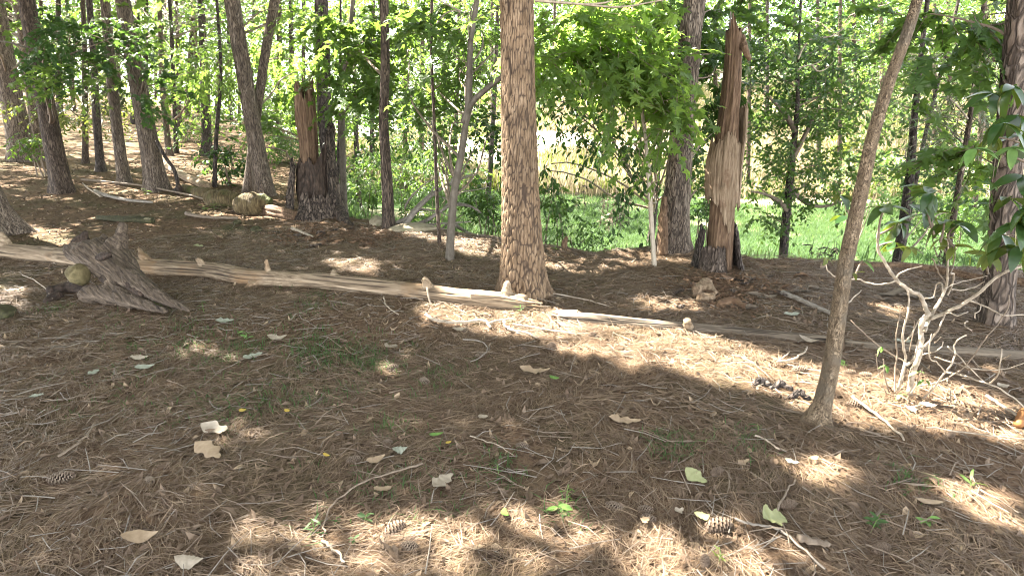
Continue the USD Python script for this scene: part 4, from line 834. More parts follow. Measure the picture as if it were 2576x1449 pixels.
cB, rB, zB = prof([(545, 1788, 1846), (603, 1776, 1858), (650, 1766, 1862), (710, 1745, 1872)], yM)
sM.part('bark_flap', shell(cB, rB, -0.55, 0.8, lambda TH: zB(560) + jag(0, 0.05, 51)(TH), lambda TH: 0 * TH + zB(715), 0.05, 22, 46, 0.022, 37, 1.0, (12, 4)), 'bark_dark', label='dark bark flap standing off the right side')
cL, rL, zL = prof([(545, 1768, 1840), (607, 1757, 1850), (679, 1738, 1862), (715, 1730, 1870)], yM)
sM.part('bark_flap', shell(cL, rL, 2.5, 3.6, lambda TH: zL(572) + jag(0, 0.04, 53)(TH), lambda TH: 0 * TH + zL(715), 0.04, 22, 46, 0.022, 38, 1.0, (12, 4)), 'bark_dark', label='dark bark flap on the left')
sM.part('bark_slab', shell(cL, lambda Z, TH: rL(Z, TH) * 1.0, -2.85, -1.45, lambda TH: zL(612) + jag(0, 0.03, 55)(TH), lambda TH: 0 * TH + zL(715), 0.05, 34, 44, 0.022, 39, 1.0, (12, 6)), 'bark_pine', label='grey plated bark slab at the front')
sM.part('broken_limb', bones([[(AT(1866, 95, yM), .03), (AT(1872, 120, yM - .08), .035), (AT(1884, 148, yM - .1), .02)]], 0.012, 0.012, None, 3, 30.0), 'rot_wood')
sM.part('dead_twig', tube(curve([AT(1862, 82, yM), AT(1872, 72, yM - .05), AT(1888, 60, yM - .1)], 8), np.linspace(.012, .004, 8), 6), 'twig_grey')
sM.part('top_spike', tube(curve([AT(1840, 78, yM), AT(1838, 60, yM), AT(1838, 30, yM)], 8), np.linspace(.02, .005, 8), 6), 'twig_grey')
hollow = bones([[(AT(1672, 500, tJ.y - .17), .03), (AT(1668, 545, tJ.y - .2), .05), (AT(1668, 600, tJ.y - .24), .06), (AT(1668, 632, tJ.y - .28), .05)]], 0.02, 0.02, None, 2, 20.0)
tJ.t.part('rotted_hollow', hollow, 'rot_wood', label='reddish rotted opening at the foot')

bs_ = sap.t.loc
sap.t.part('root', bones([[(AT(2066, 1020, bs_[1]), .042), (AT(2046, 1042, bs_[1] - .01), .038), (G(2026, 1062, .01), .026), (G(2008, 1074, -.01), .012)]], .01, .006, None, 3, 40.0), 'bark_tan')
sap.t.part('root', bones([[(AT(2064, 1040, bs_[1] - .01), .042), (G(2074, 1072, .02), .034), (G(2098, 1090, .0), .014)]], .01, .006, None, 4, 40.0), 'bark_tan')
# --- stones, stumps, flag and small standing things
for label, px, py, sz, sd in (('pale angular stone against the left foot of the slim oak', 945, 566, (.11, .12, .12), 5), ('long flat pale stone right of the slim oak', 1035, 580, (.34, .2, .085), 8)):
    solo('pale_stone', rock(G(px, py + 4) + [0, .1, .02], sz, sd), 'rock_tan', label, 'stone')
for label, px, py, s_, sd in (('small mossy stone in the litter left of the broken stump', 597, 563, .06, 11), ('mossy stone in front of the mossy log lumps', 647, 584, .085, 12), ('dark mossy stone at the left edge below the log', 4, 800, .11, 13)):
    solo('mossy_stone', rock(G(px, py) + [0, 0, s_ * .3], (s_, s_, s_ * .7), sd), 'moss', label, 'stone')
p = G(1421, 626); solo('broken_post', bones([[(p + [0, 0, -.05], .035), (AT(1420, 610, p[1]), .035), (AT(1424, 598, p[1]), .02)]], 0.015, 0.01, None, 4, 20.0), 'rot_wood', 'short broken stub of wood at the bank edge right of the middle oak', 'stump')
p = G(302, 462); fl = Thing('marker_flag', 'small pink marker flag on a wire in the leaf litter beside the grey oak', 'flag', p)
fl.part('wire', tube(np.array([p, p + [0, 0, .24]]), .003, 5), 'twig_grey')
ff = np.array([[0, 0, .24], [.035, .01, .22], [.045, -.012, .12], [.03, .008, .03], [0, 0, .06], [.018, .012, .15]]) + p
fl.part('flag_strip', (np.vstack([ff, ff + [0, .004, 0]]), np.array([(0, 1, 5), (1, 2, 5), (2, 3, 5), (3, 4, 5), (4, 0, 5), (7, 6, 11), (8, 7, 11), (9, 8, 11), (10, 9, 11), (6, 10, 11)])), 'pink_tape', smooth=False)
p = G(452, 490); solo('dark_stub', bones([[(p, .05), (p + [0.02, 0, .14], .04)]], 0.015, 0.02, None, 4, 24.0), 'dark_rot', 'small dark stub on the ground at the end of the mossy log', 'stump')
solo('orange_lump', bones([[(G(2560, 1078, .03), .025), (G(2572, 1062, .06), .03)], [(G(2572, 1062, .06), .03), (G(2590, 1050, .05), .03)]], 0.01, 0.01, None, 4, 24.0), 'orange_clay', 'small orange brown lump at the very right edge of the ground', 'wood lump')
solo('wood_chunk', bones([[(G(1752, 745, .05), .05), (G(1772, 738, .08), .06), (G(1790, 748, .04), .04)], [(G(1765, 757, .02), .05), (G(1790, 757, .02), .03)]], 0.014, 0.022, stretch((1, 0, 0), .3), 19, 26.0), 'pale_wood', 'tan crumbling wood chunk on the ground in front of the tall snag', 'wood chunk')
solo('wood_chunk', bones([[(G(1812, 772, .02), .035), (G(1838, 768, .04), .04), (G(1868, 776, .02), .03)]], 0.014, 0.022, stretch((1, 0, 0), .3), 23, 26.0), 'wood_chip', 'reddish crumbled wood right below the tan chunk', 'wood chunk')

# --- sticks
def stick(label, pts_, r0, r1, mat='twig_pale', lift=0.03, name='stick', sides=7):
    w = [G(x, y, lift + max(r0, r1) * .5) for x, y in pts_]; n = max(8, 4 * len(w))
    g = np.random.default_rng(int(pts_[0][0])); cc = curve(w, n); cc[:, :2] += g.normal(0, 0.004, (n, 2)); cc[:, 2] = np.maximum(cc[:, 2], height(cc[:, 0], cc[:, 1]) + .016 + r0 * .6)
    solo(name, tube(cc, np.linspace(r0, r1, n) * (1 + .1 * np.sin(np.arange(n) * 2.1)), sides), mat, label, 'stick')
for a in (('crooked sunlit stick left of the bright patch in front of the broken log end', [(1072, 803), (1116, 820), (1157, 822), (1211, 817), (1232, 834)], .014, .009), ('short pale stick crossing above the bright patch', [(1228, 826), (1260, 817), (1294, 814)], .011, .007), ('bent pale stick below the log end pointing at the round pine cone', [(1267, 820), (1286, 841), (1323, 847), (1352, 862)], .011, .006),
          ('straight thin stick in the bright patch right of the bent one', [(1290, 826), (1356, 837), (1448, 852)], .008, .005), ('thin twig curving down from the log in the left of the sunlit area', [(967, 756), (975, 781), (1004, 801)], .006, .004), ('hooked grey stick left of the round pine cone', [(1166, 864), (1211, 870), (1226, 888), (1215, 905), (1182, 922)], .005, .003, 'twig_grey'),
          ('long thin twig on the shaded ground right of the middle oak', [(1390, 747), (1460, 760), (1531, 781)], .006, .004), ('long bent grey stick winding across the lower left foreground', [(1062, 1182), (993, 1203), (920, 1226), (859, 1266), (831, 1300), (814, 1368)], .005, .003, 'twig_brown'), ('short twig at the lower end of the long bent stick', [(814, 1376), (842, 1400), (868, 1432)], .006, .004),
          ('curving pale stick beside the large cone at the lower right', [(1847, 1325), (1912, 1341), (1961, 1347), (1986, 1372), (2026, 1408), (2071, 1450)], .005, .004, 'twig_grey'), ('short curved twig on the shaded ground left of the leaning trunk', [(1900, 1111), (1929, 1123), (1953, 1144)], .005, .004), ('pale straight stick in the sun right of the foot of the leaning trunk', [(2140, 1013), (2185, 1046), (2242, 1091), (2271, 1123)], .008, .005),
          ('dark upright twig above the pale lobed leaf', [(1941, 1307), (1961, 1274), (1998, 1221)], .006, .003, 'twig_brown', .02), ('forked white stick end in the sun left of the leaning trunk', [(1957, 924), (2002, 912), (2030, 885)], .008, .006), ('thin stick beside the forked white one', [(1953, 924), (1986, 895)], .004, .003), ('thick tan root like stick at the bottom right of the frame', [(2002, 1372), (2045, 1384), (2083, 1394)], .016, .010, 'twig_brown'),
          ('grey branch on the ground behind the leaning trunk, pointing at the tall snag', [(1966, 747), (2033, 776), (2092, 803)], .022, .014, 'twig_grey'), ('thin stick slanting beside the leaning trunk in the back', [(2132, 772), (2165, 740)], .007, .005), ('long thin dead branch between the grey oak and the mossy log', [(207, 460), (332, 472), (440, 491), (539, 520)], .022, .012, 'twig_brown', .05), ('pale short log with a rising branch between second trunk and mossy log', [(240, 488), (275, 500), (328, 511), (385, 516)], .035, .02, 'twig_grey'),
          ('dark stick on the ground left of the broken stump', [(469, 545), (539, 555), (600, 556)], .03, .018, 'twig_brown'), ('thin curved twig left of the pointed root stump', [(110, 640), (128, 650), (140, 672)], .006, .004), ('thin stick on the shaded ground at the right below the bare shrub', [(2480, 1010), (2530, 1045), (2576, 1080)], .008, .005), ('pale twig in the lower middle pointing at the big grey leaf', [(1180, 1110), (1230, 1125), (1290, 1160)], .003, .002),
          ('tan splinter of wood lying in front of the broken stump', [(735, 582), (760, 592), (790, 604)], .022, .012), ('dark twig at the left edge of the foreground', [(150, 1165), (200, 1130), (240, 1080)], .006, .004, 'twig_brown'), ('thin white twig left of the root stump', [(60, 700), (100, 722), (135, 760)], .005, .004), ('fine pale twig in the bottom right corner', [(2330, 1090), (2450, 1105), (2576, 1120)], .004, .003)):
    stick(*a)
# twig rising from the pale short log, bent vine at the grey oak, dead branch at the left edge
w = G(257, 497); solo('rising_twig', tube(curve([w, AT(228, 478, w[1]), AT(208, 460, w[1] + .1)], 10), np.linspace(.02, .008, 10), 6), 'twig_pale', 'pale broken twig sticking up from the litter right of the second trunk', 'stick')
yv = tD.y - 0.4
solo('bent_vine', tube(curve([AT(394, 353, yv), AT(415, 394, yv), AT(440, 432, yv), AT(447, 460, yv), G(436, 484, .02)], 24), np.linspace(.03, .035, 24), 8), 'bark_dark', 'thick dark bent vine hanging against the right side of the grey oak', 'vine')
tA.t.part('dead_branch', tube(curve([AT(125, 148, tA.y - .3), AT(80, 128, tA.y - .6), AT(40, 112, tA.y - .9), AT(-40, 100, tA.y - 1.2)], 16), np.linspace(.018, .010, 16), 6), 'twig_grey')
# grey dead branches piled at the edge of the bank
db = Thing('dead_branch_pile', 'pile of bare grey fallen branches below the bank behind the crooked tree', 'branches', AT(1090, 560, 8.4))
for pts_, r0, r1 in (([(1015, 572), (1047, 527), (1088, 489), (1132, 463), (1190, 440)], .05, .015), ([(1028, 574), (1071, 556), (1108, 532), (1150, 500)], .04, .012), ([(1000, 560), (1040, 540), (1075, 500), (1092, 470)], .035, .012), ([(1142, 514), (1171, 516), (1200, 528), (1215, 545)], .03, .01), ([(1146, 566), (1179, 586), (1210, 600)], .03, .012), ([(1063, 566), (1117, 562), (1185, 558)], .02, .008), ([(1088, 489), (1120, 500), (1150, 530)], .015, .006), ([(1047, 527), (1090, 530), (1130, 545)], .018, .006), ([(1100, 590), (1130, 560), (1165, 540)], .02, .008), ([(1010, 590), (1060, 575), (1100, 578)], .022, .01), ([(1132, 463), (1150, 430), (1185, 415)], .012, .004), ([(1108, 532), (1180, 480), (1230, 470)], .012, .004), ([(1020, 520), (1060, 470), (1110, 440)], .02, .006)):
    g_ = np.random.default_rng(pts_[0][0]); w = [AT(x, y, 8.3 + g_.normal(0, .25)) for x, y in pts_]
    db.part('branch', tube(curve(w, 18), np.linspace(r0, r1, 18), 8), 'twig_grey')
# bare twigs high in the middle and right
for t_, y_, L_ in ((tI, 6.8, [[(1183, 120), (1183, 70), (1167, 20), (1150, -30)], [(1183, 70), (1210, 40), (1260, 20)], [(1188, 108), (1176, 60), (1188, 20)], [(1100, 60), (1140, 28), (1170, 34), (1215, 10)], [(1160, 30), (1120, 10), (1080, -10)], [(1183, 120), (1185, 90), (1190, 60)]]), (tN, 7.6, [[(2008, 150), (2040, 100), (2093, 92), (2133, 60), (2178, -10)], [(2006, 180), (2020, 168), (2043, 164), (2085, 139)], [(2043, 164), (2060, 180), (2100, 150)]]), (tR1, 7.9, [[(2440, 250), (2480, 130), (2500, 90)], [(2435, 300), (2380, 240), (2350, 220)], [(2425, 400), (2370, 330), (2320, 300)], [(2450, 180), (2410, 120), (2390, 60)], [(2420, 430), (2480, 360), (2530, 330)]]), (oak, oak.y - .3, [[(1345, 2), (1470, 12), (1553, 19), (1640, 6), (1760, -20)], [(1470, 12), (1520, 8), (1560, -10)]])):
    t_.t.part('bare_twigs', cat_([tube(curve([AT(x, y, y_) for x, y in q], 14), np.linspace(.012, .003, 14), 5) for q in L_]), 'twig_pale')

# ------------------------------------------------------------------ litter that nobody could count
def density_points(n, rmax, rmin, power, seed, xlim=9, rim=0.3, keepfn=None):
    """Points of the ground thrown so that they thin out with distance from the camera."""
    g = np.random.default_rng(seed)
    az = g.uniform(-0.86, 0.86, n * 3); d = rmin + (rmax - rmin) * g.uniform(0, 1, n * 3) ** power
    x, y = d * np.sin(az), d * np.cos(az)
    k = (rim_distance(x, y) < rim) & (y > 1.0)
    x, y = x[k][:n], y[k][:n]
    return x, y
def ribbon_clump(n, L, w, seed, spread, up=0.02, curl=0.25, segs=2, lift=0.0, three=True):
    """Needles or blades: thin bent strips lying every way round the centre."""
    g = np.random.default_rng(seed); out = []
    for _ in range(n):
        a = g.uniform(0, 2 * np.pi) if g.uniform() < 0.6 else g.normal(0.4, 0.5)
        l = L * g.uniform(0.6, 1.15); o = np.array([*g.normal(0, spread, 2), g.uniform(0.0, up)]); b = a + g.normal(0, curl)
        p1 = o + [math.cos(a) * l / 2, math.sin(a) * l / 2, g.uniform(0, up) * 0.8]; p2 = p1 + [math.cos(b) * l / 2, math.sin(b) * l / 2, g.uniform(-up, up * 0.8)]
        out.append(tube(np.array([o, p1, p2]), [w * .6, w, w * .5], 3, cap=False))
    return cat_(out)
def lobed(L, W, lobes, curl, seed, n=10, tip=0.6, wav=0.03):
    """A dry leaf: lobed outline about a bent midrib."""
    g = np.random.default_rng(seed); t = np.linspace(0, 1, n + 1)
    env = np.sin(np.pi * np.clip(t, 0, 1) ** tip) ** 0.7 + 0.02
    def half(ph): return W / 2 * env * (1 - 0.42 * (0.5 + 0.5 * np.cos(2 * np.pi * lobes * t + ph)) * (lobes > 0)) * g.uniform(0.85, 1.1)
    hl, hr = half(g.normal(0, .4)), half(g.normal(0, .4))
    bend = curl * (t - 0.45) ** 2 * L * 2.2 + g.normal(0, wav * L * .4, n + 1)
    yb = 0.12 * L * np.sin(t * 2.5 + g.uniform(0, 6)) * g.uniform(0, 1)
    up = g.uniform(0.1, 0.7) * (1 if g.uniform() < .7 else -1)
    l = np.stack([t * L + hl * .25, yb + hl, bend + hl * up * g.uniform(.5, 1.4, n + 1) + g.normal(0, wav * L * .5, n + 1)], 1)
    m = np.stack([t * L, yb, bend], 1)
    r_ = np.stack([t * L + hr * .25, yb - hr, bend + hr * up * g.uniform(.5, 1.4, n + 1) + g.normal(0, wav * L * .5, n + 1)], 1)
    v = np.vstack([l, m, r_]); k = np.arange(n); s = n + 1
    f = tri(np.vstack([np.stack([k, k + s, k + s + 1, k + 1], 1), np.stack([k + s, k + 2 * s, k + 2 * s + 1, k + s + 1], 1)]))
    v[:, 0] -= L / 2
    return v, f
def rotm(ax, a): return trimesh.transformations.rotation_matrix(a, ax)[:3, :3]
def leaf_patch(n, spread, seed, smin=0.04, smax=0.10):
    g = np.random.default_rng(seed); out = []
    for q in range(n):
        L = g.uniform(smin, smax); v, f = lobed(L, L * g.uniform(.35, .6), [0, 2.5, 3.5, 0][q % 4], g.uniform(-.5, 1.0), seed * 50 + q, n=6)
        v = v @ rotm([1, 0, 0], g.normal(0, .45)) @ rotm([0, 1, 0], g.normal(0, .3)) @ rotm([0, 0, 1], g.uniform(0, 6.3))
        v[:, 2] -= v[:, 2].min(); v += [*g.normal(0, spread, 2), g.uniform(0, .012)]
        out.append((v, f))
    return cat_(out)
irng = np.random.default_rng(77)
def surf(x, y): return height(x, y) + micro(x, y)
def stuff_mesh(name, label, cat, m, mat):
    solo(name, m, mat, label, cat, kind='stuff', smooth=False, loc=(0, 0, 0))
def needles(n, seed, w=0.0008, L=0.15):
    '''Fallen needles as thin bent strips, combed into drifts.'''
    g = np.random.default_rng(seed); x, y = density_points(n, 8.5, 1.3, 0.72, seed)
    k = noise(np.stack([x * 1.3, y * 1.3, 0 * x], -1), 4) > 0.22 + 0.12 * g.normal(size=len(x)); x, y = x[k], y[k]; n = len(x)
    a = 2 * np.pi * fbm(np.stack([x * .9, y * .9, 0 * x], -1), 2, 12) * 1.6 + g.normal(0, .75, n); b = a + g.normal(0, .28, n); l = L * g.uniform(.55, 1.15, n) / 2
    x1, y1 = x + np.cos(a) * l, y + np.sin(a) * l; x2, y2 = x1 + np.cos(b) * l, y1 + np.sin(b) * l
    up = lambda s_: g.uniform(.001, .016, n) + s_ * g.exponential(.006, n)
    Pn = np.stack([np.stack([x, y, surf(x, y) + up(1)], 1), np.stack([x1, y1, surf(x1, y1) + up(.5) + .004], 1), np.stack([x2, y2, surf(x2, y2) + up(1)], 1)], 1)
    sd = np.stack([-np.sin(b), np.cos(b), g.normal(0, .5, n)], 1) * (w * g.uniform(.7, 1.3, n))[:, None] * (1 + .12 * np.hypot(x, y))[:, None]
    v = np.stack([Pn[:, 0] - sd * .6, Pn[:, 0] + sd * .6, Pn[:, 1] - sd, Pn[:, 1] + sd, Pn[:, 2] - sd * .5, Pn[:, 2] + sd * .5], 1).reshape(-1, 3)
    f = (np.array([(0, 1, 3), (0, 3, 2), (2, 3, 5), (2, 5, 4)])[None] + (np.arange(n) * 6)[:, None, None]).reshape(-1, 3)
    return v, f
stuff_mesh('pine_needle_litter', 'fallen rust brown pine needles covering the forest floor', 'pine needles', needles(112000, 1), 'needle_rust')
stuff_mesh('dry_needle_litter', 'paler dry pine needles lying over the rust brown ones', 'pine needles', needles(52000, 2), 'needle_tan')
def leaf_litter(n, seed, smin, smax, rmax, power, nseg=3):
    g = np.random.default_rng(seed); x, y = density_points(n, rmax, 1.3, power, seed); n = len(x)
    pro = [lobed(1.0, g.uniform(.38, .6), [0, 2, 2.5, 0, 3][q % 5], g.uniform(-.4, .9), seed * 50 + q, n=nseg) for q in range(14)]
    V, F = np.array([p[0] for p in pro]), pro[0][1]
    v = V[g.integers(0, 14, n)] * g.uniform(smin, smax, n)[:, None, None]
    def turn(v, i, j, a): c, s_ = np.cos(a)[:, None], np.sin(a)[:, None]; v = v.copy(); vi, vj = v[..., i].copy(), v[..., j].copy(); v[..., i] = c * vi - s_ * vj; v[..., j] = s_ * vi + c * vj; return v
    v = turn(turn(turn(v, 1, 2, g.normal(0, .30, n)), 0, 2, g.normal(0, .22, n)), 0, 1, g.uniform(0, 6.28, n))
    v[..., 2] -= np.percentile(v[..., 2], 25, axis=1)[:, None]
    v += np.stack([x, y, surf(x, y) + g.uniform(.002, .012, n)], 1)[:, None]
    return v.reshape(-1, 3), (F[None] + (np.arange(n) * V.shape[1])[:, None, None]).reshape(-1, 3)
stuff_mesh('dead_leaf_litter', 'small brown dead leaves lying all over the forest floor', 'dead leaves', leaf_litter(17000, 3, .03, .075, 18, .85), 'dead_leaf')
stuff_mesh('pale_leaf_litter', 'scattered pale grey dead leaves on the forest floor', 'dead leaves', leaf_litter(1500, 4, .03, .07, 15, .8), 'leaf_tan')
irng = np.random.default_rng(77)
x, y = density_points(900, 9, 1.5, 0.8, 12)
def twiglets(seed):
    g = np.random.default_rng(seed); out = []
    for _ in range(5):
        a = g.uniform(0, 6.3); l = g.uniform(.05, .22); o = np.array([*g.normal(0, .2, 2), .01]); d = np.array([math.cos(a), math.sin(a), g.normal(.05, .08)])
        out.append(tube(np.array([o, o + d * l * .5 + g.normal(0, .01, 3), o + d * l]), [.0024, .002, .0012], 4))
    return cat_(out)
instancer('fine_twig_litter', 'fine broken twigs scattered through the litter', 'twigs', [(twiglets(k), 'twig_grey' if k % 2 else 'twig_brown') for k in range(6)], np.stack([x, y, height(x, y) + .008], -1), irng.uniform(0, 6.28, len(x)), irng.uniform(.6, 1.2, len(x)), normal_at(x, y), seed=5)

# grass of the meadow, dry grass of the far slope, thin grass in the litter
def grass_clump(n, hgt, w, spread, seed, lean=0.5):
    g = np.random.default_rng(seed); out = []
    for _ in range(n):
        a = g.uniform(0, 6.28); h = hgt * g.uniform(.5, 1.15); o = np.array([*g.normal(0, spread, 2), -0.02]); b = np.array([math.cos(a), math.sin(a), 0]); s = np.array([-b[1], b[0], 0]) * w
        k = lean * g.uniform(.3, 1.2); p1 = o + [0, 0, h * .55] + b * h * .2 * k; p2 = p1 + b * h * .55 * k + [0, 0, h * (.45 - .25 * k)]
        out.append((np.array([o - s * .6, o + s * .6, p1 - s, p1 + s, p2]), np.array([(0, 1, 3), (0, 3, 2), (2, 3, 4)])))
    return cat_(out)
g = np.random.default_rng(31)
n = 16000; yy = 6 + 20 * g.uniform(0, 1, n) ** 1.4; xx = g.uniform(-0.35, 1.0, n) * yy * 0.98
k = (rim_distance(xx, yy) > 0.8) & (yy + 0.1 * xx < 27)
k &= ~((noise(np.stack([xx * .5, yy * .5, 0 * xx], -1), 6) < 0.3) & (yy > 16))
xx, yy = xx[k], yy[k]
instancer('meadow_grass', 'soft bright green grass filling the low meadow', 'grass', [(grass_clump(40, .17, .004, .13, 500 + k, .9), 'leaf_grass') for k in range(6)], np.stack([xx, yy, height(xx, yy)], -1), g.uniform(0, 6.28, len(xx)), g.uniform(.6, 1.3, len(xx)) * (1 + .02 * yy), seed=6)
n = 1500; yy = 5.2 + 9 * g.uniform(0, 1, n); xx = g.uniform(-0.4, 1.0, n) * yy; rd_ = rim_distance(xx, yy); k = (rd_ > .35) & (rd_ < 2.2); xx, yy = xx[k], yy[k]
instancer('bank_weeds', 'ragged taller grass and weeds along the edge of the bank', 'grass', [(grass_clump(9, .34, .005, .10, 580 + k, .8), 'leaf_grass' if k % 3 else 'leaf_gold') for k in range(6)], np.stack([xx, yy, height(xx, yy)], -1), g.uniform(0, 6.28, len(xx)), g.uniform(.5, 1.3, len(xx)), seed=16)
n = 9000; yy = 23 + 38 * g.uniform(0, 1, n) ** 1.2; xx = g.uniform(-0.3, 1.0, n) * yy * 0.98
k = (rim_distance(xx, yy) > 2) & (noise(np.stack([xx * .3, yy * .3, 0 * xx], -1), 7) > 0.35)
xx, yy = xx[k], yy[k]
instancer('dry_grass', 'pale dry grass standing on the bright slope behind the meadow', 'dry grass', [(grass_clump(26, .8, .018, .35, 540 + k, .35), 'grass_dry' if k % 3 else 'leaf_gold') for k in range(6)], np.stack([xx, yy, height(xx, yy)], -1), g.uniform(0, 6.28, len(xx)), g.uniform(.6, 1.3, len(xx)), seed=7)
def scatter_px(items, seed, spread=1.0):
    gg = np.random.default_rng(seed); P = []
    for px, py, rx, ry, n in items:
        for _ in range(n): P.append(G(px + gg.normal(0, rx * .5), py + gg.normal(0, ry * .5)))
    return np.array(P)
P_ = scatter_px([(770, 760, 90, 40, 26), (300, 1000, 260, 90, 30), (700, 1000, 260, 90, 40), (1000, 940, 200, 70, 28), (480, 820, 200, 60, 30), (1000, 1230, 300, 90, 20), (810, 880, 110, 50, 60), (930, 900, 60, 40, 26), (640, 870, 60, 30, 14), (140, 785, 30, 14, 12), (560, 905, 60, 30, 12), (1420, 1290, 40, 20, 4), (1870, 1110, 50, 30, 14), (1240, 1180, 60, 40, 10), (1700, 1130, 60, 40, 12), (470, 880, 60, 30, 10), (340, 890, 90, 40, 10), (1680, 1120, 40, 30, 10), (1130, 930, 60, 30, 8), (620, 1045, 70, 40, 10), (2290, 1220, 40, 20, 8), (980, 1080, 90, 40, 10)], 15)
instancer('sparse_grass', 'thin sparse green grass coming up through the needles', 'grass', [(grass_clump(12, .075, .0022, .05, 560 + k, 1.3), 'leaf_grass') for k in range(5)], P_, g.uniform(0, 6.28, len(P_)), g.uniform(.7, 1.3, len(P_)), seed=8)

